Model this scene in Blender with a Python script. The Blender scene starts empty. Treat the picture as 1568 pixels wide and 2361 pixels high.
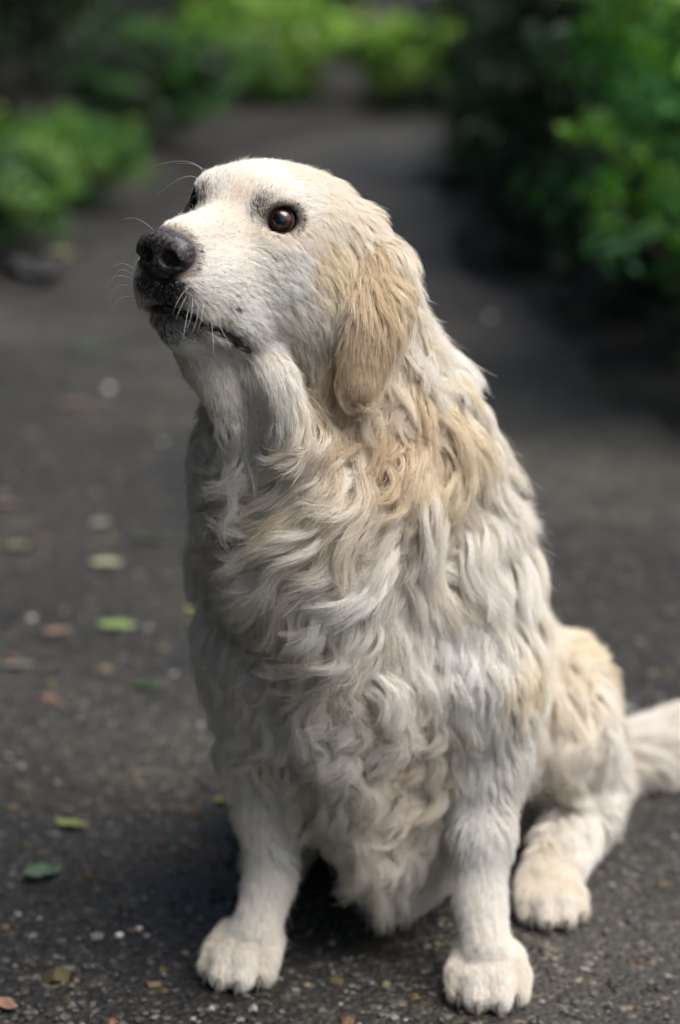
import bpy, math, random
import numpy as np
from mathutils import Vector, Matrix
from mathutils.bvhtree import BVHTree

R = math.radians
rng = np.random.default_rng(7)
random.seed(7)
scene = bpy.context.scene
C = scene.collection

# ------------------------------------------------------------------ camera
CAM_H, CAM_PITCH, FPX = 0.90, R(14.6), 5034.0      # eye height (m), downward tilt, focal length in photo units
cam_d = bpy.data.cameras.new("camera")
cam = bpy.data.objects.new("camera", cam_d)
C.objects.link(cam)
cam.location = (0, 0, CAM_H)
cam.rotation_euler = (R(90) - CAM_PITCH, 0, 0)
cam_d.sensor_fit = 'VERTICAL'
cam_d.sensor_height = 23.6
cam_d.lens = 23.6 * FPX / 2361.0
cam_d.clip_start, cam_d.clip_end = 0.05, 900
cam_d.dof.use_dof = True
cam_d.dof.focus_distance = 1.69
cam_d.dof.aperture_fstop = 2.0
scene.camera = cam

# ------------------------------------------------------------------ sky, sun, exposure (overcast)
SUN_AZ, SUN_EL = R(-26), R(60)       # azimuth from +X, anticlockwise: the brightest part of the clouds is right of and behind the camera
world = bpy.data.worlds.new("World")
scene.world = world
world.use_nodes = True
wn = world.node_tree.nodes
wl = world.node_tree.links
sky = wn.new('ShaderNodeTexSky')
sky.sky_type = 'NISHITA'
sky.sun_disc = False
sky.sun_elevation = SUN_EL
sky.sun_rotation = R(90) - SUN_AZ
sky.air_density = 1.0
sky.dust_density = 4.0
sky.ozone_density = 1.0
bg = wn['Background']
wl.new(sky.outputs[0], bg.inputs[0])
bg.inputs[1].default_value = 0.055
sun_d = bpy.data.lights.new("sun", 'SUN')
sun_d.energy = 1.5
sun_d.angle = R(50)
sun_d.color = (1.0, 0.99, 0.965)
sun = bpy.data.objects.new("sun", sun_d)
C.objects.link(sun)
sdir = Vector((math.cos(SUN_AZ) * math.cos(SUN_EL), math.sin(SUN_AZ) * math.cos(SUN_EL), math.sin(SUN_EL)))
sun.rotation_euler = sdir.to_track_quat('Z', 'Y').to_euler()
sun.location = sdir * 30

vs = scene.view_settings
vs.view_transform = 'Standard'
vs.look = 'None'
vs.exposure = 1.48
vs.gamma = 1.0
scene.render.engine = 'CYCLES'
cy = scene.cycles
cy.max_bounces = 10
cy.diffuse_bounces = 5
cy.glossy_bounces = 3
cy.transmission_bounces = 8
cy.transparent_max_bounces = 16
cy.use_denoising = True
cy.use_adaptive_sampling = True
cy.adaptive_threshold = 0.02
cy.sample_clamp_indirect = 8.0

# ------------------------------------------------------------------ helpers
cP, sP = math.cos(CAM_PITCH), math.sin(CAM_PITCH)
def P(px, py, Y):
    """world point at distance Y in front of the photographer that the photo shows at (px, py) (1568 x 2361 units)"""
    u, v = (px - 784) / FPX, (1180.5 - py) / FPX
    t = Y / (cP + v * sP)
    return np.array([u * t, Y, CAM_H + t * (-sP + v * cP)])
def G(px, py, z=0.0):
    """point on the ground (height z) that the photo shows at (px, py)"""
    u, v = (px - 784) / FPX, (1180.5 - py) / FPX
    t = (z - CAM_H) / (-sP + v * cP)
    return np.array([u * t, t * (cP + v * sP), z])
def proj(p):
    q = np.asarray(p, float) - [0, 0, CAM_H]
    d = q[..., 1] * cP - q[..., 2] * sP
    v = q[..., 1] * sP + q[..., 2] * cP
    return np.stack([784 + FPX * q[..., 0] / d, 1180.5 - FPX * v / d], -1)
def norm(v):
    return v / np.maximum(np.linalg.norm(v, axis=-1, keepdims=True), 1e-9)
def mesh_obj(name, V, F, mat=None, parent=None, smooth=True):
    me = bpy.data.meshes.new(name)
    me.from_pydata([tuple(map(float, v)) for v in V], [], [tuple(map(int, f)) for f in F])
    me.update()
    if smooth:
        me.polygons.foreach_set('use_smooth', [True] * len(me.polygons))
    o = bpy.data.objects.new(name, me)
    C.objects.link(o)
    if mat: me.materials.append(mat)
    if parent is not None: o.parent = parent
    return o
def tag(o, label=None, cat=None, group=None, kind=None):
    if label: o['label'] = label
    if cat: o['category'] = cat
    if group: o['group'] = group
    if kind: o['kind'] = kind
    return o
def new_mat(name):
    m = bpy.data.materials.new(name)
    m.use_nodes = True
    n = m.node_tree.nodes
    return m, n, m.node_tree.links, n['Principled BSDF']
def srgb(r, g, b):
    return tuple(((c / 255 + .055) / 1.055) ** 2.4 if c > 10 else c / 255 / 12.92 for c in (r, g, b))
# ------------------------------------------------------------------ ground, path and the shrubs along it
PATH_L = ([-5, 4, 5, 6, 6.5, 7.0, 7.4, 8.0, 9.0, 10.0, 10.6, 11.2, 12.5], [-.97, -.96, -.95, -.93, -.80, -.66, -.58, -.53, -.46, -.34, -.16, .12, .9])
PATH_R = ([-5, 3, 3.6, 4.2, 4.8, 5.3, 5.8, 6.5, 7.9, 9.0, 10.0, 11.2, 12.5], [.72, .72, .70, .62, .54, .47, .41, .36, .37, .42, .50, .80, 1.7])
def path_mid(y):
    return (np.interp(y, *PATH_L) + np.interp(y, *PATH_R)) / 2
def path_half(y):
    return (np.interp(y, *PATH_R) - np.interp(y, *PATH_L)) / 2
def edge_noise(y, s):
    return .035 * np.sin(y * 3.1 + s) + .02 * np.sin(y * 7.7 + 2 * s) + .012 * np.sin(y * 17.0 + 3 * s)
def grid_mesh(name, xs_of, ys, nx, zf, mat, kind):
    V, F = [], []
    for y in ys:
        x0, x1 = xs_of(y)
        for i in range(nx):
            x = x0 + (x1 - x0) * i / (nx - 1)
            V.append((x, y, zf(x, y)))
    for j in range(len(ys) - 1):
        for i in range(nx - 1):
            a = j * nx + i
            F.append((a, a + 1, a + nx + 1, a + nx))
    o = mesh_obj(name, V, F, mat)
    tag(o, kind=kind)
    return o
def terrain(x, y):
    d = abs(x - float(path_mid(y))) - float(path_half(y))
    if y > 11.4: d = max(d, min((y - 11.4) * .8, 2))
    b = max(d, 0)
    bump = .02 * math.sin(x * 5.3 + y * 2.1) + .015 * math.sin(x * 11 - y * 6.3)
    return -.035 + .10 * min(b / .5, 1) ** 1.5 * (1 + bump * 8) + .02 * min(b, 2)

soil_m, n_, l_, b_ = new_mat("leaf_litter_soil")
tc = n_.new('ShaderNodeTexCoord')
n1 = n_.new('ShaderNodeTexNoise'); n1.inputs['Scale'].default_value = 6; n1.inputs['Detail'].default_value = 8
n2 = n_.new('ShaderNodeTexVoronoi'); n2.inputs['Scale'].default_value = 34
cr = n_.new('ShaderNodeValToRGB'); e_ = cr.color_ramp.elements
e_[0].position = .30; e_[0].color = (.007, .006, .005, 1); e_[1].position = .75; e_[1].color = (.030, .022, .014, 1)
mx = n_.new('ShaderNodeMix'); mx.data_type = 'RGBA'; mx.blend_type = 'MULTIPLY'; mx.inputs[0].default_value = .6
l_.new(tc.outputs['Object'], n1.inputs['Vector']); l_.new(tc.outputs['Object'], n2.inputs['Vector'])
l_.new(n1.outputs['Fac'], cr.inputs[0]); l_.new(cr.outputs[0], mx.inputs[6]); l_.new(n2.outputs['Color'], mx.inputs[7]); l_.new(mx.outputs[2], b_.inputs['Base Color'])
b_.inputs['Roughness'].default_value = .9
bp = n_.new('ShaderNodeBump'); bp.inputs['Strength'].default_value = .8; bp.inputs['Distance'].default_value = .02
l_.new(n2.outputs['Distance'], bp.inputs['Height']); l_.new(bp.outputs[0], b_.inputs['Normal'])
ys = list(np.concatenate([np.linspace(-6, 16, 120), np.geomspace(16.5, 500, 22)]))
def gx(y):
    w = 4 if y < 16.2 else 4 + (y - 16) * 1.2
    return (-w, w)
grid_mesh("ground", gx, ys, 70, terrain, soil_m, 'structure')

tar_m, n_, l_, b_ = new_mat("worn_asphalt")
tc = n_.new('ShaderNodeTexCoord')
def noise(sc, det=6, rough=.6):
    q = n_.new('ShaderNodeTexNoise'); q.inputs['Scale'].default_value = sc; q.inputs['Detail'].default_value = det; q.inputs['Roughness'].default_value = rough
    l_.new(tc.outputs['Object'], q.inputs['Vector']); return q
def ramp(src, stops):
    q = n_.new('ShaderNodeValToRGB'); e = q.color_ramp.elements
    e[0].position, e[0].color = stops[0][0], (*stops[0][1], 1); e[1].position, e[1].color = stops[-1][0], (*stops[-1][1], 1)
    for p_, c_ in stops[1:-1]:
        k_ = e.new(p_); k_.color = (*c_, 1)
    l_.new(src, q.inputs[0]); return q
def mixc(a, b, f, mode='MIX'):
    q = n_.new('ShaderNodeMix'); q.data_type = 'RGBA'; q.blend_type = mode
    if isinstance(f, float): q.inputs[0].default_value = f
    else: l_.new(f, q.inputs[0])
    for s_, k_ in ((a, 6), (b, 7)):
        if isinstance(s_, tuple): q.inputs[k_].default_value = (*s_, 1)
        else: l_.new(s_, q.inputs[k_])
    return q.outputs[2]
big = ramp(noise(1.6, 5).outputs['Fac'], [(.30, (.0125, .0112, .0092)), (.52, (.0245, .0220, .0182)), (.74, (.049, .0440, .0360))])
vor = n_.new('ShaderNodeTexVoronoi'); vor.inputs['Scale'].default_value = 150; l_.new(tc.outputs['Object'], vor.inputs['Vector'])
sp = n_.new('ShaderNodeSeparateColor'); l_.new(vor.outputs['Color'], sp.inputs[0])
stone = ramp(sp.outputs[0], [(.0, (.35, .35, .35)), (.55, (.75, .75, .73)), (.80, (1.35, 1.3, 1.25)), (.93, (2.8, 2.7, 2.5)), (1., (4.8, 4.5, 4.1))])
cold = mixc(big.outputs[0], stone.outputs[0], .85, 'MULTIPLY')
vor2 = n_.new('ShaderNodeTexVoronoi'); vor2.inputs['Scale'].default_value = 55; l_.new(tc.outputs['Object'], vor2.inputs['Vector'])
sp2 = n_.new('ShaderNodeSeparateColor'); l_.new(vor2.outputs['Color'], sp2.inputs[0])
pit = ramp(sp2.outputs[1], [(.0, (.6, .6, .6)), (.6, (1, 1, 1)), (1., (1.5, 1.5, 1.45))])
cold = mixc(cold, pit.outputs[0], .7, 'MULTIPLY')
dustf = ramp(noise(.75, 6, .62).outputs['Fac'], [(.50, (0, 0, 0)), (.72, (.75, .75, .75))])
cold = mixc(cold, mixc((.098, .088, .072), stone.outputs[0], .45, 'MULTIPLY'), dustf.outputs[0])
mossf = ramp(noise(2.3, 7, .7).outputs['Fac'], [(.58, (0, 0, 0)), (.74, (.65, .65, .65))])
cold = mixc(cold, (.030, .032, .012), mossf.outputs[0])
l_.new(cold, b_.inputs['Base Color'])
rr_ = ramp(noise(3, 4).outputs['Fac'], [(.35, (.55, .55, .55)), (.7, (.85, .85, .85))])
l_.new(rr_.outputs[0], b_.inputs['Roughness'])
bp = n_.new('ShaderNodeBump'); bp.inputs['Strength'].default_value = 1.0; bp.inputs['Distance'].default_value = .0035
l_.new(vor.outputs['Distance'], bp.inputs['Height'])
bp.invert = True
bp2 = n_.new('ShaderNodeBump'); bp2.inputs['Strength'].default_value = .6; bp2.inputs['Distance'].default_value = .006
l_.new(noise(28, 5).outputs['Fac'], bp2.inputs['Height']); l_.new(bp.outputs[0], bp2.inputs['Normal']); l_.new(bp2.outputs[0], b_.inputs['Normal'])
ys = list(np.linspace(-4, 11.6, 200))
grid_mesh("path", lambda y: (float(path_mid(y) - path_half(y) + edge_noise(y, 1)), float(path_mid(y) + path_half(y) + edge_noise(y, 4))), ys, 14, lambda x, y: 0.0, tar_m, 'structure')

# loose chips of stone on the tarmac near the lens
chip_m, n_, l_, b_ = new_mat("stone_chip")
at = n_.new('ShaderNodeAttribute'); at.attribute_name = 'tone'
l_.new(at.outputs['Color'], b_.inputs['Base Color']); b_.inputs['Roughness'].default_value = .6
def chip_mesh(name, spots, sizes, tones, mat):
    base = np.array([(1, 0, 0), (-1, 0, 0), (0, 1, 0), (0, -1, 0), (0, 0, .55), (0, 0, -.4), (.6, .6, .35), (-.6, -.55, .3)])
    fc = [(0, 6, 4), (6, 2, 4), (2, 1, 4), (1, 7, 4), (7, 3, 4), (3, 0, 4), (0, 2, 6), (1, 3, 7), (0, 5, 2), (2, 5, 1), (1, 5, 3), (3, 5, 0)]
    V, F, T = [], [], []
    for p, s, t in zip(spots, sizes, tones):
        a = rng.uniform(0, 6.28); c_, s_ = math.cos(a), math.sin(a)
        q = base * s * rng.uniform(.6, 1.15, (8, 1)) * [1, .75, 1]
        q = np.stack([q[:, 0] * c_ - q[:, 1] * s_, q[:, 0] * s_ + q[:, 1] * c_, q[:, 2]], 1) + p
        o = len(V)
        V += list(q); F += [tuple(i + o for i in f) for f in fc]; T += [t] * 8
    ob = mesh_obj(name, V, F, mat, smooth=False)
    a = ob.data.attributes.new('tone', 'FLOAT_COLOR', 'POINT')
    a.data.foreach_set('color', np.concatenate([np.array(T), np.ones((len(T), 1))], 1).astype(np.float32).ravel())
    return ob
nchip = 9000
yy = 1.45 + 3.6 * rng.random(nchip) ** 1.6
xx = (rng.random(nchip) * 2 - 1) * (.36 + .17 * (yy - 1.4))
tone = rng.choice([.03, .05, .075, .12, .24], nchip, p=[.26, .26, .24, .18, .06])[:, None] * np.array([1, .97, .90]) * rng.uniform(.8, 1.2, (nchip, 1))
tag(chip_mesh("gravel_chips", np.stack([xx, yy, np.full(nchip, .0012)], 1), rng.gamma(3, .00085, nchip) + .0012, tone, chip_m), "fine stone chips scattered over the tarmac", kind='stuff')

# crumbs of dead leaf and bark trodden into the surface
nb = 900
yb = 1.4 + 7.0 * rng.random(nb) ** 1.5
xb = (rng.random(nb) * 2 - 1) * (.34 + .16 * (yb - 1.4))
tb = np.array([(.11, .075, .035), (.15, .12, .05), (.07, .075, .025), (.20, .15, .09), (.13, .06, .03)])[rng.integers(0, 5, nb)] * rng.uniform(.6, 1.3, (nb, 1))
tag(chip_mesh("leaf_crumbs", np.stack([xb, yb, np.full(nb, .001)], 1), rng.gamma(2.5, .0017, nb) + .002, tb, chip_m), "crumbs of dead leaves and bark trodden into the path", kind='stuff')

# --- shrubs
def leaf_material(name, rough=.45):
    m, n, l, b = new_mat(name)
    a = n.new('ShaderNodeAttribute'); a.attribute_name = 'leaf'
    l.new(a.outputs['Color'], b.inputs['Base Color'])
    b.inputs['Roughness'].default_value = rough
    tr = n.new('ShaderNodeBsdfTranslucent'); ms = n.new('ShaderNodeMixShader'); ms.inputs[0].default_value = .42
    hs = n.new('ShaderNodeHueSaturation'); hs.inputs['Saturation'].default_value = 1.15; hs.inputs['Value'].default_value = 1.5
    l.new(a.outputs['Color'], hs.inputs['Color']); l.new(hs.outputs[0], tr.inputs[0])
    l.new(b.outputs[0], ms.inputs[1]); l.new(tr.outputs[0], ms.inputs[2]); l.new(ms.outputs[0], n['Material Output'].inputs[0])
    return m
leaf_m = leaf_material("green_leaf")
bark_m, n_, l_, b_ = new_mat("shrub_bark")
nz = n_.new('ShaderNodeTexNoise'); nz.inputs['Scale'].default_value = 30
cr = n_.new('ShaderNodeValToRGB'); cr.color_ramp.elements[0].color = (.018, .013, .010, 1); cr.color_ramp.elements[1].color = (.07, .055, .042, 1)
l_.new(nz.outputs['Fac'], cr.inputs[0]); l_.new(cr.outputs[0], b_.inputs['Base Color']); b_.inputs['Roughness'].default_value = .9
def leaves_mesh(name, cen, nrm_, size, cols, seed):
    """pointed oval leaves, folded along the midrib"""
    r = np.random.default_rng(seed)
    n = len(cen)
    t = norm(r.normal(0, 1, (n, 3)) + nrm_ * .2)
    t = norm(t - (t * nrm_).sum(1)[:, None] * nrm_); b = np.cross(nrm_, t)
    base = np.array([(-1, 0, 0), (-.25, .42, .12), (.35, .36, .10), (1, 0, -.12), (.35, -.36, .10), (-.25, -.42, .12)])
    V = cen[:, None] + size[:, None, None] * .5 * (base[None, :, 0, None] * t[:, None] + base[None, :, 1, None] * b[:, None] + base[None, :, 2, None] * nrm_[:, None])
    idx = np.arange(n)[:, None] * 6
    F = np.concatenate([idx + [0, 3, 2, 1], idx + [0, 5, 4, 3]])
    me = bpy.data.meshes.new(name)
    V = V.reshape(-1, 3)
    me.vertices.add(len(V)); me.vertices.foreach_set('co', V.astype(np.float32).ravel())
    me.loops.add(F.size); me.loops.foreach_set('vertex_index', F.astype(np.int32).ravel())
    me.polygons.add(len(F)); me.polygons.foreach_set('loop_start', np.arange(0, F.size, 4, dtype=np.int32)); me.polygons.foreach_set('loop_total', np.full(len(F), 4, np.int32))
    me.update(calc_edges=True); me.validate()
    a = me.attributes.new('leaf', 'FLOAT_COLOR', 'POINT')
    a.data.foreach_set('color', np.repeat(np.concatenate([cols, np.ones((n, 1))], 1), 6, 0).astype(np.float32).ravel())
    me.materials.append(leaf_m)
    return me
def tube_w(pts, rad, nseg=7):
    pts = np.asarray(pts, float); V = []; F = []
    T = norm(np.gradient(pts, axis=0))
    for i, p in enumerate(pts):
        x = norm(np.cross(T[i], [.3, .9, .1])); y = np.cross(T[i], x)
        for j in range(nseg):
            a = 2 * math.pi * j / nseg
            V.append(p + rad[i] * (math.cos(a) * x + math.sin(a) * y))
    for i in range(len(pts) - 1):
        for j in range(nseg):
            a, b = i * nseg + j, i * nseg + (j + 1) % nseg
            F.append((a, b, b + nseg, a + nseg))
    return V, F
def shrub_meshes(name, rad, z0, h, nclump, nleaf, leaf, palette, seed, shell=.55, flat=.6, clump_r=.11):
    r = np.random.default_rng(seed)
    u = norm(r.normal(0, 1, (nclump, 3))) * (shell + (1 - shell) * r.random((nclump, 1))) * r.uniform(.75, 1.12, (nclump, 1))
    cc = u * [rad[0], rad[1], h / 2] + [0, 0, z0 + h / 2]
    ci = np.repeat(np.arange(nclump), nleaf)
    off = norm(r.normal(0, 1, (len(ci), 3))) * r.random((len(ci), 1)) ** .5 * clump_r * r.uniform(.6, 1.5, nclump)[ci][:, None]
    cen = cc[ci] + off * [1, 1, .7]
    cen[:, 2] = np.maximum(cen[:, 2], min(z0, 0) * .5 + .02)
    nn = norm(norm(off) * .5 + np.array([0, 0, 1.0]) * flat + u[ci] * .4 + r.normal(0, .45, (len(ci), 3)))
    pal = np.array(palette)
    cols = pal[r.integers(0, len(pal), nclump)][ci] * r.uniform(.7, 1.35, (len(ci), 1)) * r.uniform(.93, 1.07, (len(ci), 3))
    fo = leaves_mesh(name + "_foliage", cen, nn, leaf * r.uniform(.6, 1.25, len(ci)), cols, seed)
    V, F = [], []
    for k in range(9):
        tgt = cc[r.integers(nclump)]
        base = np.array([r.normal(0, .07) * rad[0] * 2, r.normal(0, .07) * rad[1] * 2, -.05])
        mid = base * .6 + tgt * .4 + [r.normal(0, .04), r.normal(0, .04), .08 * h]
        t = np.linspace(0, 1, 7)[:, None]
        pts = base * (1 - t) ** 2 + 2 * mid * t * (1 - t) + tgt * t ** 2
        v, f = tube_w(pts, np.linspace(.013, .003, 7) * (.7 + .25 * h))
        o = len(V); V += v; F += [tuple(i + o for i in q) for q in f]
    st = bpy.data.meshes.new(name + "_stem"); st.from_pydata([tuple(v) for v in V], [], F); st.materials.append(bark_m)
    st.polygons.foreach_set('use_smooth', [True] * len(st.polygons))
    return fo, st
def place_shrub(name, meshes, loc, rz, sc, label, group=None):
    e = bpy.data.objects.new(name, None); C.objects.link(e)
    e.location = (loc[0], loc[1], loc[2] if len(loc) > 2 else terrain(loc[0], loc[1])); e.rotation_euler = (0, 0, rz); e.scale = (sc, sc, sc)
    tag(e, label, "shrub", group)
    for nm, me in (("foliage", meshes[0]), ("stem", meshes[1])):
        o = bpy.data.objects.new(nm, me); C.objects.link(o); o.parent = e
        if nm == "foliage": o['kind'] = 'stuff'
    return e
MID = [(.05, .15, .025), (.11, .25, .03), (.02, .06, .018), (.03, .09, .022), (.14, .24, .05)]
LIME = [(.16, .30, .035), (.22, .36, .05), (.09, .20, .03), (.28, .36, .11)]
SHADE_DARK = [(.014, .034, .010), (.020, .045, .012), (.010, .024, .010)]  # leaf colours lowered to stand in for deep shade
VIVID = [(.17, .38, .08), (.27, .48, .10), (.04, .12, .03), (.21, .38, .07), (.16, .36, .16), (.08, .22, .05)]
sh_low = shrub_meshes("low_shrub", (.42, .5), .02, .50, 110, 45, .045, MID, 21)
sh_mid = shrub_meshes("rounded_shrub", (.45, .5), .02, .60, 110, 45, .05, SHADE_DARK + [MID[0], MID[2], MID[3]], 27)
sh_bank = shrub_meshes("dark_shrub", (.62, .85), -.40, 1.55, 300, 44, .055, SHADE_DARK, 29, shell=.6, clump_r=.12)
sh_lime = shrub_meshes("lime_shrub", (.6, .5), .0, .62, 110, 40, .06, LIME, 22, flat=.9)
sh_near = shrub_meshes("near_shrub", (.34, .60), .14, 1.15, 210, 36, .042, VIVID, 23, shell=.7, clump_r=.085)
sh_dark = shrub_meshes("dark_shrub", (.62, .9), .02, 2.4, 280, 42, .06, SHADE_DARK, 24, shell=.35, clump_r=.16)
sh_dark2 = shrub_meshes("dark_shrub", (.7, .8), .02, 1.7, 230, 42, .055, SHADE_DARK + MID[2:], 25, shell=.35, clump_r=.15)
S_ = place_shrub
GRP = "dense dark shrubs lining the path"
S_("near_shrub", sh_near, (.80, 4.3), .3, 1.0, "vivid green small-leaved shrub leaning over the right edge of the path")
S_("low_shrub", sh_low, (-1.08, 6.5), 0, .80, "low green shrub at the left edge of the path, nearest the dog")
S_("low_shrub", sh_low, (-.95, 7.6), 2.2, .62, "low green shrub behind the nearest one on the left verge")
S_("low_shrub", sh_mid, (-.85, 9.6), 4.0, .8, "rounded green shrub halfway along the left verge, beside the dark thicket")
S_("low_shrub", sh_low, (-.66, 11.4), 1.2, .8, "green shrub on the left where the path begins to bend")
S_("lime_shrub", sh_lime, (-.42, 12.0), 0, 1.0, "bright yellow-green shrub left of centre beyond the end of the path")
S_("lime_shrub", sh_lime, (.36, 12.0), 1.9, .75, "low bright yellow-green shrub at the very end of the path")
S_("lime_shrub", sh_lime, (1.25, 13.0), 3.1, 1.1, "pale yellow-green shrub far right beyond the end of the path")
for k_, (x_, y_, lb) in enumerate(((1.06, 5.25, "first dark shrub of the right-hand row, low behind the vivid green one"), (.98, 6.3, "second dark shrub of the right-hand row"), (.95, 7.4, "third dark shrub of the right-hand row, where the path is narrowest"),
        (.96, 8.5, "fourth dark shrub of the right-hand row"), (1.04, 9.7, "fifth dark shrub of the right-hand row"), (1.35, 10.8, "last dark shrub of the right-hand row, at the bend"))):
    S_("dark_shrub", sh_bank, (x_, y_), math.pi * (k_ % 2) + .15 * math.sin(k_ * 2.3), (.92, 1.0, .96, 1.04, .95, 1.0)[k_], lb)
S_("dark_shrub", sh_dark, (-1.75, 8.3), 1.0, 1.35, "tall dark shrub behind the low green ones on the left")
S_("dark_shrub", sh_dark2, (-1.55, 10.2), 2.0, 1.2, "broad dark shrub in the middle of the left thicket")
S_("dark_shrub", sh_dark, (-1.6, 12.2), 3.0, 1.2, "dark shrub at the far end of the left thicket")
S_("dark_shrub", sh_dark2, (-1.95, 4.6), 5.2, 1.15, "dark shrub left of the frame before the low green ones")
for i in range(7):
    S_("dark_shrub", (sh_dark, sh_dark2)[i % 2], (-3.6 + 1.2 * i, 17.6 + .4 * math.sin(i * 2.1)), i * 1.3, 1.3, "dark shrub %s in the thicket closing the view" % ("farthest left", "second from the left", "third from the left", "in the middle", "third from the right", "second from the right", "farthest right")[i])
for x_, y_, sc_, lb in ((-2.45, 3.2, 2.3, "tall tree added out of view left of the dog to block sky light"), (-2.3, 1.2, 2.3, "tall dark thicket tree at the photographer's left"), (-2.5, -1.0, 2.3, "tall dark thicket tree behind the photographer's left shoulder"),
        (-2.0, 2.2, 1.7, "unseen tree added closest to the path left of the dog, blocking sky light"), (-1.95, .2, 1.7, "unseen tree added closest to the path beside the photographer, blocking sky light"), (-1.0, -2.2, 1.8, "unseen tree added on the path edge behind the photographer, blocking sky light")):
    S_("sky_blocker_tree", sh_dark, (x_, y_), x_ * 9 + y_, sc_, lb)["category"] = "tree"  # trees added out of view to keep sky light off the left side
# ------------------------------------------------------------------ the dog's body: one implicit surface, meshed once
# head frame: x forward along the muzzle, y to the dog's left, z up; millimetres from the midpoint of the eyes
def head_axes(yaw, pitch, roll):
    y, p, r = R(yaw), R(pitch), R(roll)
    f0 = np.array([-math.sin(y), -math.cos(y), 0.0]); l0 = np.array([math.cos(y), -math.sin(y), 0.0]); u0 = np.array([0, 0, 1.0])
    f = f0 * math.cos(p) + u0 * math.sin(p); u = u0 * math.cos(p) - f0 * math.sin(p)
    return np.stack([f, l0 * math.cos(r) - u * math.sin(r), u * math.cos(r) + l0 * math.sin(r)], 1)
HR = head_axes(30.5, 8.5, 5)
HS = 0.00104
HO = P(655, 507, 1.70) - HR @ (np.array([0, 37, 0]) * HS)
def Hd(x, y, z):
    return HO + HR @ (np.array([x, y, z], float) * HS)

prims = []      # (kind, data, blend k, op)
def cone(a, b, ra, rb, k=.02, op=1):
    prims.append(('cone', (np.asarray(a, float), np.asarray(b, float), ra, rb), k, op))
def chain(pts, k=.02, op=1):
    for (a, ra), (b, rb) in zip(pts[:-1], pts[1:]): cone(a, b, ra, rb, k, op)
def ell(c, r, M=np.eye(3), k=.02, op=1):
    prims.append(('ell', (np.asarray(c, float), np.asarray(r, float), np.asarray(M, float)), k, op))
def hell(x, y, z, rx, ry, rz, k=.012, op=1, rot=(0, 0, 0), mirror=True):
    """ellipsoid in the head frame (mm); mirrored when off the midline"""
    for s in ((1, -1) if (mirror and abs(y) > .1) else (1,)):
        M = np.array(Matrix.Rotation(R(rot[2]) * s, 3, 'Z') @ Matrix.Rotation(R(rot[1]), 3, 'Y') @ Matrix.Rotation(R(rot[0]) * s, 3, 'X'))
        ell(Hd(x, s * y, z), np.array([rx, ry, rz]) * HS, HR @ M, k, op)
def hcone(a, b, ra, rb, k=.012, op=1):
    for s in ((1, -1) if (abs(a[1]) > .1 or abs(b[1]) > .1) else (1,)):
        cone(Hd(a[0], s * a[1], a[2]), Hd(b[0], s * b[1], b[2]), ra * HS, rb * HS, k, op)

def prim_d(pr, X):
    kind, dat = pr[0], pr[1]
    if kind == 'cone':
        a, b, ra, rb = dat
        ba = b - a
        t = np.clip(((X - a) @ ba) / max(ba @ ba, 1e-9), 0, 1)
        q = X - a - t[..., None] * ba
        return np.sqrt((q * q).sum(-1)) - (ra + (rb - ra) * t)
    c, r, M = dat
    q = (X - c) @ M
    k0 = np.sqrt(((q / r) ** 2).sum(-1)); k1 = np.sqrt(((q / (r * r)) ** 2).sum(-1))
    return k0 * (k0 - 1.0) / np.maximum(k1, 1e-6)
def prim_box(pr):
    if pr[0] == 'cone':
        a, b, ra, rb = pr[1]
        m = max(ra, rb)
        return np.minimum(a, b) - m, np.maximum(a, b) + m
    c, r, M = pr[1]
    e = np.sqrt(((M * r) ** 2).sum(1))
    return c - e, c + e
def smin(a, b, k):
    h = np.clip(.5 + .5 * (b - a) / k, 0, 1)
    return b + (a - b) * h - k * h * (1 - h)
def apply_prim(Fv, d, pr):
    k, op = pr[2], pr[3]
    if op > 0: return smin(Fv, d, k)
    return -smin(-Fv, d, k)                    # smooth carve
def sdf(X):
    out = np.full(len(X), .2)
    for pr in prims:
        lo, hi = prim_box(pr)
        m = .05 + pr[2]
        sel = np.where(((X > lo - m) & (X < hi + m)).all(1))[0]
        if len(sel): out[sel] = apply_prim(out[sel], prim_d(pr, X[sel]), pr)
    return out

# --- torso, neck (world space, read off the photo at each part's own distance)
chain([(P(770, 690, 1.79), .060), (P(765, 800, 1.805), .062), (P(826, 1000, 1.845), .087)], .03)           # neck
cone(P(826, 1000, 1.845), P(855, 1250, 1.89), .087, .110, .05)
ell(P(880, 1420, 1.95), (.112, .145, .150), k=.05)                     # rib cage
cone(P(880, 1380, 1.96), P(1120, 1660, 2.17), .112, .105, .05)         # back down to the loin
ell(P(1150, 1780, 2.22), (.115, .13, .11), k=.05)                      # rump
ell(P(745, 1240, 1.78), (.078, .07, .105), k=.05)                     # forechest
ell(P(825, 1540, 1.825), (.080, .07, .10), k=.05)
ell(P(862, 1770, 1.885), (.060, .080, .075), k=.04)                     # brisket
ell(P(960, 1850, 1.98), (.085, .13, .07), k=.05)                       # belly
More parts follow.
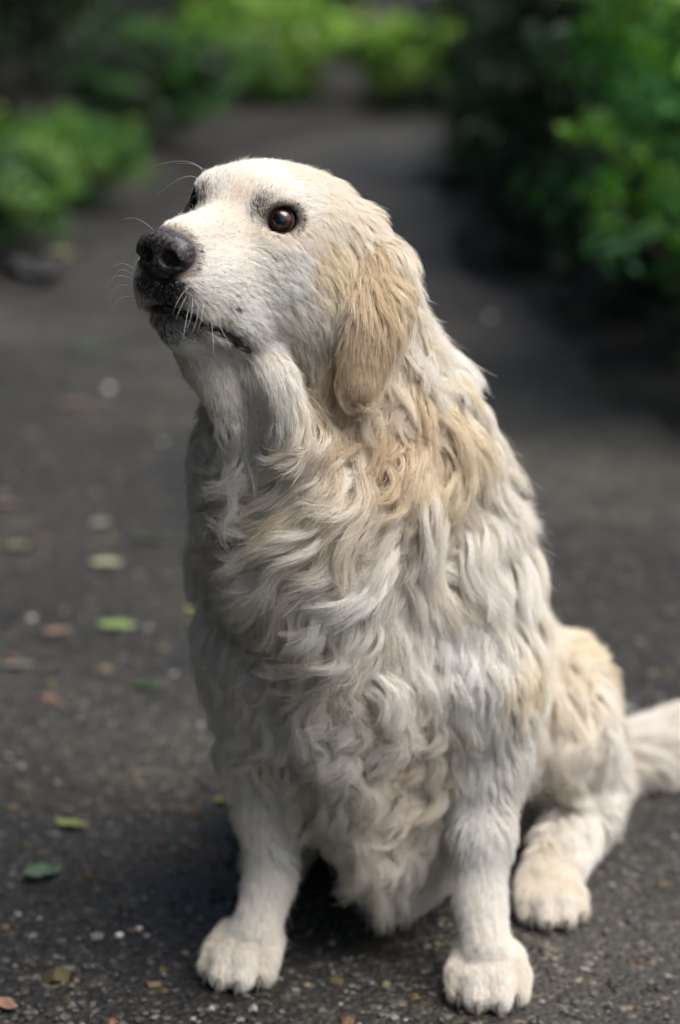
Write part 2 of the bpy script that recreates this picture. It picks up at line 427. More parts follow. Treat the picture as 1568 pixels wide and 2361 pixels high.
# shoulders and forelegs
def foreleg(sh, up, el, wr, mc, paw, ang, r_sh):
    chain([(sh, r_sh), (up, .052), (el, .034)], .03)
    chain([(el, .032), (el * .45 + wr * .55, .0215), (wr, .0195)], .018)
    chain([(wr, .0195), (mc, .0205)], .012)
def toes(paw, ang, s=1.0, w=.0145):
    """paw pad centre on the ground, heading (deg from -Y towards -X)"""
    f = np.array([-math.sin(R(ang)), -math.cos(R(ang)), 0.0]); l = np.array([math.cos(R(ang)), -math.sin(R(ang)), 0.0]); u = np.array([0, 0, 1.0])
    ell(paw - f * .012 * s + u * .026 * s, np.array([.032, .034, .024]) * s, np.stack([f, l, u], 1), .012)
    out = []
    for y, x, rr in ((-.0265, .012, .0125), (-.0095, .027, .0138), (.0095, .027, .0138), (.0265, .012, .0125)):
        a = paw + s * (f * (x - .028) + l * y * .8 + u * .034); b = paw + s * (f * x + l * y + u * .025); c = paw + s * (f * (x + .013) + l * y * 1.05 + u * .0135)
        chain([(a, .012 * s), (b, rr * s), (c, (rr - .0015) * s)], .004)
        out.append((c, f, u, s))
    return out
gl = G(1130, 2325); gr = G(556, 2282); gh = G(1272, 2142)
claws = []
foreleg(P(1040, 1330, 1.875), P(1090, 1560, 1.835), P(1115, 1740, 1.835), P(1108, 2085, 1.79), P(1122, 2190, 1.765), gl, 0, .064)
claws += toes(gl + [0, .030, 0], 4, .92)
foreleg(P(610, 1290, 1.88), P(628, 1520, 1.85), P(615, 1740, 1.85), P(622, 2030, 1.83), P(590, 2150, 1.805), gr, 0, .060)
claws += toes(gr + [.002, .034, 0], 16, .90)
# hind leg seen on the right, and its twin hidden behind the body
def hindleg(hip, knee, hock, foot, ang):
    chain([(hip, .060), (knee, .044)], .03)
    chain([(knee, .040), (hock, .030)], .03)
    chain([(hock, .030), (foot + np.array([0, .05, .032]), .023)], .02)
    return toes(foot + np.array([0, .033, 0]), ang, .86)
hind_hock = G(1375, 1905) + [0, 0, .045]
claws += hindleg(P(1270, 1670, 2.16), P(1285, 1700, 2.05), hind_hock, gh, -6)
ell(P(1318, 1615, 2.11), (.036, .070, .056), k=.02)
hindleg(np.array([.02, 2.22, .14]), np.array([-.05, 2.10, .15]), np.array([-.03, 2.20, .04]), np.array([-.06, 1.99, 0]), 25)
# tail lying to the right on the path
tail_pts = [P(1290, 1790, 2.26), P(1420, 1768, 2.27), P(1500, 1742, 2.28), P(1580, 1715, 2.29), P(1660, 1690, 2.32), P(1740, 1672, 2.36)]
chain(list(zip(tail_pts, (.042, .038, .034, .030, .025, .016))), .02)

# --- head
hell(-58, 0, -8, 72, 61, 47, .02)                        # braincase
hell(-22, 0, 1, 44, 46, 35, .02)                         # forehead
hell(-4, 27, 12, 20, 17, 15, .012)                       # brows
hcone((6, 0, -14), (80, 0, -25), 22, 16, .014)           # bridge of the muzzle
hcone((5, 0, -42), (63, 0, -48), 37, 27, .02)            # muzzle core
hell(63, 15, -53, 34, 20, 26, .010)                      # upper lips
hell(40, 24, -62, 38, 16, 33, .014, rot=(0, 16, 0))      # flews
hell(14, 30, -74, 30, 15, 27, .012, rot=(0, 18, 0))
hell(84, 0, -36, 10, 18, 17, .008)                       # nose base
hell(-18, 37, -32, 42, 22, 38, .02)                      # cheek bones
hell(-46, 36, -54, 40, 26, 44, .02)                      # jaw muscle
hcone((58, 0, -91), (10, 0, -101), 14, 19, .010)         # lower jaw
hcone((10, 0, -99), (-40, 0, -88), 20, 35, .02)
hell(56, 0, -90, 17, 17, 13, .008)                       # chin
MOUTH = [(91, 0, -71), (80, 18, -75), (58, 30, -83), (36, 37, -92), (21, 38.5, -99)]
for a_, b_ in zip(MOUTH[:-1], MOUTH[1:]):
    hcone(a_, b_, 4.2, 4.2, .004, op=-1)                 # mouth line
hell(5, 39, -2, 13, 9, 11.5, .005, op=-1)                # eye sockets
# throat folds from the jaw down the neck
def smooth_chain(pts, k, n=14, op=1):
    A = np.array([p for p, r in pts]); rr = np.array([r for p, r in pts])
    t = np.linspace(0, len(pts) - 1, n)
    X = np.stack([np.interp(t, range(len(pts)), A[:, i]) for i in range(3)], 1)
    for _ in range(3): X[1:-1] = (X[:-2] + 2 * X[1:-1] + X[2:]) / 4
    rr = np.interp(t, range(len(pts)), rr)
    chain(list(zip(X, rr)), k, op)
smooth_chain([(P(592, 810, 1.705), .010), (P(634, 900, 1.696), .0130), (P(652, 1010, 1.718), .0155), (P(672, 1110, 1.745), .015), (P(700, 1230, 1.80), .012)], .018)
smooth_chain([(P(450, 800, 1.69), .012), (P(505, 890, 1.70), .014), (P(530, 980, 1.72), .013), (P(548, 1080, 1.76), .012), (P(580, 1180, 1.81), .01)], .014)
smooth_chain([(P(535, 845, 1.665), .008), (P(566, 900, 1.668), .014), (P(582, 980, 1.68), .014), (P(596, 1070, 1.705), .008)], .008, op=-1)
smooth_chain([(P(462, 870, 1.70), .008), (P(478, 930, 1.71), .012), (P(490, 1000, 1.725), .010)], .008, op=-1)
ell(P(620, 1080, 1.80), (.055, .06, .10), k=.04)

# ears: a folded base and a hanging flap laid against the cheek and neck
def drop(px, py, off):
    Y = np.linspace(1.45, 2.1, 651)
    X = np.array([P(px, py, y) for y in Y])
    return X[np.argmax(sdf(X) < off)]
hcone((-70, 50, -8), (-100, 50, -4), 12, 15, .012)
ear_cols = []
for col in (((872, 588, .005), (850, 655, .010), (832, 725, .014), (815, 795, .018), (805, 860, .021), (815, 898, .022)),
            ((890, 592, .005), (892, 665, .010), (868, 740, .015), (848, 810, .019), (836, 866, .022), (828, 902, .023)),
            ((912, 602, .004), (925, 672, .008), (910, 745, .011), (874, 812, .015), (850, 862, .019), (834, 894, .021))):
    ear_cols.append([drop(*q) for q in col])
ear_cols = [ear_cols[0], list((np.array(ear_cols[0]) + ear_cols[1]) / 2), ear_cols[1], list((np.array(ear_cols[1]) + ear_cols[2]) / 2), ear_cols[2]]
for ci_ in range(5):
    E_ = np.array(ear_cols[ci_])
    t_ = np.linspace(0, 5, 16)
    E_ = np.stack([np.interp(t_, range(6), E_[:, i]) for i in range(3)], 1)
    for _ in range(8): E_[1:-1] = (E_[:-2] + 2 * E_[1:-1] + E_[2:]) / 4
    ear_cols[ci_] = list(E_)
for colp in ear_cols:
    loc = [(HR.T @ (p - HO)) / HS for p in colp]
    for a, b in zip(colp[:-1], colp[1:]): cone(a, b, 6.6 * HS, 6.6 * HS, .009)
    loc = [HO + HR @ (np.array([l[0] - 22, -l[1] * .80, l[2]]) * HS) for l in loc]
    for a, b in zip(loc[:-1], loc[1:]): cone(a, b, 7.2 * HS, 7.2 * HS, .009)      # the far ear lies closer to its cheek

def build_body(prims, h):
    lo = np.min([prim_box(p)[0] for p in prims], 0) - .02
    hi = np.max([prim_box(p)[1] for p in prims], 0) + .02
    n = np.ceil((hi - lo) / h).astype(int) + 1
    ax = [lo[i] + h * np.arange(n[i]) for i in range(3)]
    Fg = np.full(n, .2, np.float32)
    for pr in prims:
        a, b = prim_box(pr)
        m = .05 + pr[2]
        i0 = np.maximum(np.floor((a - m - lo) / h).astype(int), 0); i1 = np.minimum(np.ceil((b + m - lo) / h).astype(int) + 1, n)
        X = np.stack(np.meshgrid(*[ax[i][i0[i]:i1[i]] for i in range(3)], indexing='ij'), -1)
        s = tuple(slice(i0[i], i1[i]) for i in range(3))
        Fg[s] = apply_prim(Fg[s], prim_d(pr, X), pr)
    # surface nets
    ins = Fg < 0
    cs = [c - 1 for c in n]
    cnt = np.zeros(cs, np.int8)
    for dx in (0, 1):
        for dy in (0, 1):
            for dz in (0, 1): cnt += ins[dx:dx + cs[0], dy:dy + cs[1], dz:dz + cs[2]]
    cells = np.argwhere((cnt > 0) & (cnt < 8))
    idx = np.full(cs, -1, np.int64)
    idx[tuple(cells.T)] = np.arange(len(cells))
    acc = np.zeros((len(cells), 3)); num = np.zeros(len(cells))
    cor = [np.array([(i >> 2) & 1, (i >> 1) & 1, i & 1]) for i in range(8)]
    for i in range(8):
        for j in range(i + 1, 8):
            if abs(cor[i] - cor[j]).sum() != 1: continue
            fa = Fg[tuple((cells + cor[i]).T)]; fb = Fg[tuple((cells + cor[j]).T)]
            x = (fa < 0) != (fb < 0)
            t = np.where(x, fa / np.where(x, fa - fb, 1), 0)
            acc += x[:, None] * (cor[i] + t[:, None] * (cor[j] - cor[i])); num += x
    V = lo + h * (cells + acc / num[:, None])
    faces = []
    for axn in range(3):
        u, w = (axn + 1) % 3, (axn + 2) % 3
        sl0 = [slice(None)] * 3; sl1 = [slice(None)] * 3
        sl0[axn] = slice(0, -1); sl1[axn] = slice(1, None)
        A, B = ins[tuple(sl0)], ins[tuple(sl1)]
        e = np.argwhere(A != B)
        ok = (e[:, u] > 0) & (e[:, w] > 0) & (e[:, u] < cs[u]) & (e[:, w] < cs[w])
        e = e[ok]
        du = np.zeros(3, int); dw = np.zeros(3, int); du[u] = 1; dw[w] = 1
        q = np.stack([idx[tuple((e - du - dw).T)], idx[tuple((e - dw).T)], idx[tuple(e.T)], idx[tuple((e - du).T)]], 1)
        flip = ~A[tuple(e.T)]
        q[flip] = q[flip][:, ::-1]
        faces.append(q)
    return V, np.concatenate(faces), (lo, h, n, Fg)
BV, BF, (GLO, GH, GN, FG) = build_body(prims, .0045)
def field(X):
    """trilinear distance and outward gradient from the grid"""
    g = (X - GLO) / GH
    i = np.clip(np.floor(g).astype(int), 0, np.array(GN) - 2)
    f = np.clip(g - i, 0, 1)
    c = [[[FG[i[:, 0] + a, i[:, 1] + b, i[:, 2] + d] for d in (0, 1)] for b in (0, 1)] for a in (0, 1)]
    fx, fy, fz = f.T
    l = lambda p, q, t: p + (q - p) * t
    c00, c01, c10, c11 = l(c[0][0][0], c[1][0][0], fx), l(c[0][0][1], c[1][0][1], fx), l(c[0][1][0], c[1][1][0], fx), l(c[0][1][1], c[1][1][1], fx)
    d = l(l(c00, c10, fy), l(c01, c11, fy), fz)
    gz = l(c01, c11, fy) - l(c00, c10, fy)
    gy = l(c10, c11, fz) - l(c00, c01, fz)
    gx = l(l(c[1][0][0], c[1][1][0], fy), l(c[1][0][1], c[1][1][1], fy), fz) - l(l(c[0][0][0], c[0][1][0], fy), l(c[0][0][1], c[0][1][1], fy), fz)
    return d, norm(np.stack([gx, gy, gz], -1))
for _ in range(2):
    d_, g_ = field(BV)
    BV = BV - np.clip(sdf(BV), -.004, .004)[:, None] * g_
BV[:, 2] = np.maximum(BV[:, 2], .002)
# ------------------------------------------------------------------ the dog as a thing: body mesh and its parts
dog = bpy.data.objects.new("dog", None)
C.objects.link(dog)
dog.location = (0.02, 1.80, 0)
tag(dog, "cream golden retriever sitting on the path with its head turned up to the left", "dog")
def to_local(V):
    return np.asarray(V) - np.array(dog.location)
def loc_h(X):
    """head-frame coordinates (mm) of world points"""
    return ((np.asarray(X) - HO) @ HR) / HS
EYE_C = {s: Hd(0, s * 34, -1) for s in (1, -1)}
EYE_R = .0128

# skin colour: dark leather round the nose, lips and eyes, pinkish grey elsewhere
def dist_polyline(X, pts):
    d = np.full(len(X), 1e9)
    for a, b in zip(pts[:-1], pts[1:]):
        a, b = np.asarray(a, float), np.asarray(b, float)
        t = np.clip(((X - a) @ (b - a)) / ((b - a) @ (b - a)), 0, 1)
        d = np.minimum(d, np.linalg.norm(X - a - t[:, None] * (b - a), axis=1))
    return d
def sstep(x, a, b):
    t = np.clip((x - a) / (b - a), 0, 1)
    return t * t * (3 - 2 * t)
MOUTH_ALL = [(x, -y, z) for x, y, z in MOUTH[::-1]] + MOUTH[1:]
def dark_weight(X):
    """how dark-pigmented the skin and hair are: lips, front of the muzzle, rims of the eyes"""
    h = loc_h(X)
    d_m = dist_polyline(h, MOUTH_ALL)
    below = sstep(h[:, 2] - (-71 - .42 * (91 - h[:, 0])), 6, -1)
    w = (1 - sstep(d_m, 3, 7)) * (.15 + .85 * below)
    # front of the upper lip under the nose
    q = (h - [92, 0, -58]) / [20, 25, 15]
    w = np.maximum(w, 1 - sstep(np.linalg.norm(q, axis=1), .72, 1.12))
    q = (h - [72, 0, -86]) / [22, 21, 13]              # dark lower lip, with the shadow on the chin put into the colour
    w = np.maximum(w, .42 * (1 - sstep(np.linalg.norm(q, axis=1), .75, 1.15)))
    q = (h - [90, 0, -36]) / [17, 27, 22]
    w = np.maximum(w, .9 * (1 - sstep(np.linalg.norm(q, axis=1), .8, 1.12)))
    for s in (1, -1):
        e = h - [0, s * 34, -1]
        r = np.linalg.norm(e, axis=1)
        w = np.maximum(w, 1 - sstep(r, 17.5, 20))
        q = (h - [14, s * 27, 6]) / [17, 11, 17]            # smoky patch at the inner corner and above it
        w = np.maximum(w, .50 * (1 - sstep(np.linalg.norm(q, axis=1), .2, 1.15)))
        q = (h - [-15, s * 46, -12]) / [13, 10, 6.5]           # dark line behind the outer corner
        w = np.maximum(w, .85 * (1 - sstep(np.linalg.norm(q, axis=1), .5, 1.05)))
        q = (h - [8, s * 40, -27]) / [17, 14, 11]          # grey below the eye
        w = np.maximum(w, .40 * (1 - sstep(np.linalg.norm(q, axis=1), .3, 1.15)))
    return w
body_m, n_, l_, b_ = new_mat("dog_skin")
at = n_.new('ShaderNodeAttribute'); at.attribute_name = 'skin'
nz = n_.new('ShaderNodeTexNoise'); nz.inputs['Scale'].default_value = 900
bp = n_.new('ShaderNodeBump'); bp.inputs['Strength'].default_value = .35; bp.inputs['Distance'].default_value = .001
l_.new(nz.outputs['Fac'], bp.inputs['Height']); l_.new(bp.outputs[0], b_.inputs['Normal'])
l_.new(at.outputs['Color'], b_.inputs['Base Color']); b_.inputs['Roughness'].default_value = .6
body = mesh_obj("body", to_local(BV), BF, body_m, dog)
dw = dark_weight(BV)
sk = np.ones((len(BV), 4)); sk[:, :3] = np.array([.45, .36, .27]) * (1 - dw[:, None]) + np.array([.018, .015, .016]) * dw[:, None]
ca = body.data.attributes.new('skin', 'FLOAT_COLOR', 'POINT')
ca.data.foreach_set('color', sk.astype(np.float32).ravel())

# nose: its own finely meshed leather
body_prims = prims
prims = []
hell(91, 0, -33, 12, 21, 15.5, .004)
hell(94, 13.5, -33, 12, 10, 12.5, .003)
hell(97, 0, -26, 11, 16, 9, .006)
hell(93, 0, -44.5, 9, 11, 8, .005)
hell(97, 0, -36, 9, 14, 13, .005)
hell(106, 10.2, -36.5, 14, 7.0, 6.0, .002, op=-1, rot=(15, 0, 0))
hcone((105, 13, -38), (95, 25, -43), 4.0, 1.8, .002, op=-1)
hcone((109, 0, -31), (104, 0, -60), 1.2, 1.6, .002, op=-1)
NV, NF, _g = build_body(prims, .00105)
prims = body_prims
nose_m, n_, l_, b_ = new_mat("nose_leather")
tc = n_.new('ShaderNodeTexCoord')
vo = n_.new('ShaderNodeTexVoronoi'); vo.inputs['Scale'].default_value = 700; vo.feature = 'DISTANCE_TO_EDGE'
l_.new(tc.outputs['Object'], vo.inputs['Vector'])
bp = n_.new('ShaderNodeBump'); bp.inputs['Strength'].default_value = .5; bp.inputs['Distance'].default_value = .0006
l_.new(vo.outputs['Distance'], bp.inputs['Height']); l_.new(bp.outputs[0], b_.inputs['Normal'])
nz = n_.new('ShaderNodeTexNoise'); nz.inputs['Scale'].default_value = 420; nz.inputs['Detail'].default_value = 4
l_.new(tc.outputs['Object'], nz.inputs['Vector'])
cr = n_.new('ShaderNodeValToRGB')
cr.color_ramp.elements[0].position = .42; cr.color_ramp.elements[0].color = (.012, .011, .013, 1)
cr.color_ramp.elements[1].position = .66; cr.color_ramp.elements[1].color = (.125, .105, .105, 1)
l_.new(nz.outputs['Fac'], cr.inputs[0]); l_.new(cr.outputs[0], b_.inputs['Base Color'])
b_.inputs['Roughness'].default_value = .42; b_.inputs['Specular IOR Level'].default_value = .5
mesh_obj("nose", to_local(NV), NF, nose_m, dog)

# eyes
eye_m, n_, l_, b_ = new_mat("eye_brown")
tc = n_.new('ShaderNodeTexCoord')
nv = n_.new('ShaderNodeVectorMath'); nv.operation = 'NORMALIZE'
l_.new(tc.outputs['Object'], nv.inputs[0])
sx = n_.new('ShaderNodeSeparateXYZ'); l_.new(nv.outputs[0], sx.inputs[0])
ac = n_.new('ShaderNodeMath'); ac.operation = 'ARCCOSINE'; l_.new(sx.outputs['Z'], ac.inputs[0])
mu = n_.new('ShaderNodeMath'); mu.operation = 'MULTIPLY'; mu.inputs[1].default_value = 1 / 1.2; l_.new(ac.outputs[0], mu.inputs[0])
cr = n_.new('ShaderNodeValToRGB'); el_ = cr.color_ramp.elements
el_[0].position = .0; el_[0].color = (.003, .003, .004, 1)
el_[1].position = 1.0; el_[1].color = (.10, .06, .05, 1)
for pos, col in ((.30, (.004, .003, .003, 1)), (.36, (.05, .014, .006, 1)), (.46, (.115, .032, .013, 1)), (.56, (.08, .022, .009, 1)), (.62, (.015, .008, .006, 1)), (.70, (.02, .012, .01, 1)), (.78, (.22, .12, .09, 1))):
    e_ = el_.new(pos); e_.color = col
l_.new(mu.outputs[0], cr.inputs[0])
nz = n_.new('ShaderNodeTexNoise'); nz.inputs['Scale'].default_value = 500; l_.new(tc.outputs['Object'], nz.inputs['Vector'])
mx = n_.new('ShaderNodeMix'); mx.data_type = 'RGBA'; mx.blend_type = 'MULTIPLY'; mx.inputs[0].default_value = .5
l_.new(cr.outputs[0], mx.inputs[6]); l_.new(nz.outputs['Color'], mx.inputs[7]); l_.new(mx.outputs[2], b_.inputs['Base Color'])
b_.inputs['Roughness'].default_value = .25
b_.inputs['Coat Weight'].default_value = 1.0; b_.inputs['Coat Roughness'].default_value = .02; b_.inputs['Coat IOR'].default_value = 1.45
rim_m, n_, l_, b_ = new_mat("dark_wet_skin")
b_.inputs['Base Color'].default_value = (.012, .010, .011, 1); b_.inputs['Roughness'].default_value = .32
nz = n_.new('ShaderNodeTexNoise'); nz.inputs['Scale'].default_value = 700
bp = n_.new('ShaderNodeBump'); bp.inputs['Strength'].default_value = .4; bp.inputs['Distance'].default_value = .0008
l_.new(nz.outputs['Fac'], bp.inputs['Height']); l_.new(bp.outputs[0], b_.inputs['Normal'])
def uv_sphere(r, nu=40, nv=24):
    V = [(0, 0, r)]; F = []
    for i in range(1, nv):
        a = math.pi * i / nv
        for j in range(nu):
            b = 2 * math.pi * j / nu
            V.append((r * math.sin(a) * math.cos(b), r * math.sin(a) * math.sin(b), r * math.cos(a)))
    V.append((0, 0, -r))
    for j in range(nu):
        F.append((0, 1 + j, 1 + (j + 1) % nu))
        k = 1 + (nv - 2) * nu
        F.append((len(V) - 1, k + (j + 1) % nu, k + j))
        for i in range(nv - 2):
            a = 1 + i * nu
            F.append((a + j, a + nu + j, a + nu + (j + 1) % nu, a + (j + 1) % nu))
    return V, F
def frame_of(g, up):
    z = norm(g); x = norm(np.cross(up, z)); y = np.cross(z, x)
    return np.stack([x, y, z], 1)
cam_v = np.array([0, 0, CAM_H])
for s in (1, -1):
    c = EYE_C[s]
    gz = norm(cam_v - c)
    if s > 0: gaze = norm(gz + np.array([-.05, 0, .10])); axis = norm(gz + HR[:, 1] * .10 + HR[:, 0] * .08)
    else: gaze = norm(HR[:, 0] * .8 - HR[:, 1] * .5 + HR[:, 2] * .15); axis = norm(HR[:, 0] * .7 - HR[:, 1] * .7)
    # a cornea bulging a little from the eyeball
    V, F = uv_sphere(EYE_R)
    V = np.array(V); a = np.arccos(np.clip(V[:, 2] / EYE_R, -1, 1))
    V *= (1 + .055 * (1 - sstep(a, .35, .72)))[:, None]
    eb = mesh_obj("eye", V, F, eye_m, dog)
    M = Matrix(frame_of(gaze, HR[:, 2]).tolist()).to_4x4(); M.translation = Vector(to_local(c))
    eb.matrix_local = M
    # rim of both lids: an almond opening that grips the eyeball
    Fr = frame_of(axis, HR[:, 2])
    nphi, prof = 44, ((-.10, 1.00), (-.05, 1.11), (.00, 1.18), (.09, 1.22), (.22, 1.25), (.38, 1.24), (.55, 1.15), (.75, 1.0))
    V = []; F = []
    for i in range(nphi):
        ph = 2 * math.pi * i / nphi
        cx, sy = math.cos(ph), math.sin(ph)
        th = 1.0 * abs(cx) ** 2.0 + (.70 if sy > 0 else .62) * (1 - abs(cx) ** 2.0)
        tilt = -.22                                            # inner corner lower in the head's own frame
        dx, dy = cx * math.cos(tilt) - sy * math.sin(tilt), cx * math.sin(tilt) + sy * math.cos(tilt)
        for dth, rr in prof:
            q = Fr @ (np.array([dx * math.sin(th + dth), dy * math.sin(th + dth), math.cos(th + dth)]) * EYE_R * rr)
            V.append(to_local(c + q))
    m_ = len(prof)
    for i in range(nphi):
        for j in range(m_ - 1):
            a = i * m_ + j; b2 = ((i + 1) % nphi) * m_ + j
            F.append((a, a + 1, b2 + 1, b2))
    lid = mesh_obj("eyelid", V, F, rim_m, eb)
    lid.matrix_parent_inverse = eb.matrix_local.inverted()

# lower lip: a dark wrinkled fold that shows under the upper lip and at the corner of the mouth
def tube(pts, rad, nseg=10):
    pts = np.asarray(pts, float); V = []; F = []
    T = norm(np.gradient(pts, axis=0)); up = HR[:, 2]
    for i, p in enumerate(pts):
        x = norm(np.cross(T[i], up)); y = np.cross(x, T[i])
        for j in range(nseg):
            a = 2 * math.pi * j / nseg
            V.append(p + rad[i] * (math.cos(a) * x + math.sin(a) * y))
    for i in range(len(pts) - 1):
        for j in range(nseg):
            a, b = i * nseg + j, i * nseg + (j + 1) % nseg
            F.append((a, b, b + nseg, a + nseg))
    V += [pts[0], pts[-1]]
    for j in range(nseg):
        F.append((len(V) - 2, (j + 1) % nseg, j)); k = (len(pts) - 1) * nseg
        F.append((len(V) - 1, k + j, k + (j + 1) % nseg))
    return np.array(V), F
def resample(pts, n):
    pts = np.asarray(pts, float)
    s = np.r_[0, np.cumsum(np.linalg.norm(np.diff(pts, axis=0), axis=1))]
    t = np.linspace(0, s[-1], n)
    X = np.stack([np.interp(t, s, pts[:, i]) for i in range(3)], 1)
    for _ in range(4): X[1:-1] = (X[:-2] + 2 * X[1:-1] + X[2:]) / 4
    return X
ml = resample([(x - 6, y * .90, z - 2.0) for x, y, z in MOUTH_ALL], 80)
ml[:, 2] -= .6 * np.abs(np.sin(np.arange(80) * .83)) + .8 * np.sin(np.arange(80) * .37)
LV, LF = tube(np.array([Hd(*p) for p in ml]), (3.4 + .5 * np.sin(np.arange(80) * .83) + .4 * np.sin(np.arange(80) * 2.3)) * HS * np.clip(np.minimum(np.arange(80), 79 - np.arange(80)) / 12 + .3, 0, 1))
mesh_obj("lower_lip", to_local(LV), LF, rim_m, dog)

# claws
claw_m, n_, l_, b_ = new_mat("claw_horn")
b_.inputs['Base Color'].default_value = (.09, .07, .055, 1); b_.inputs['Roughness'].default_value = .4
for c, f, u, s in claws:
    pts = [c + f * .003 + u * .002, c + f * .0105 + u * .001, c + f * .0165 - u * .004, c + f * .0195 - u * .0105]
    V, F = tube(np.array(pts) * 1.0, np.array([.0026, .0025, .0018, .0005]), 8)
    mesh_obj("claw", to_local(V), F, claw_m, dog)
from mathutils.kdtree import KDTree
# ------------------------------------------------------------------ fur: strands grown over the body, combed by guides read off the photo
WHT, BLU, CRM, YEL, TAN, BRN, GRY = (.92, .90, .855), (.92, .915, .895), (.905, .855, .76), (.895, .81, .63), (.75, .61, .43), (.65, .50, .34), (.90, .895, .865)
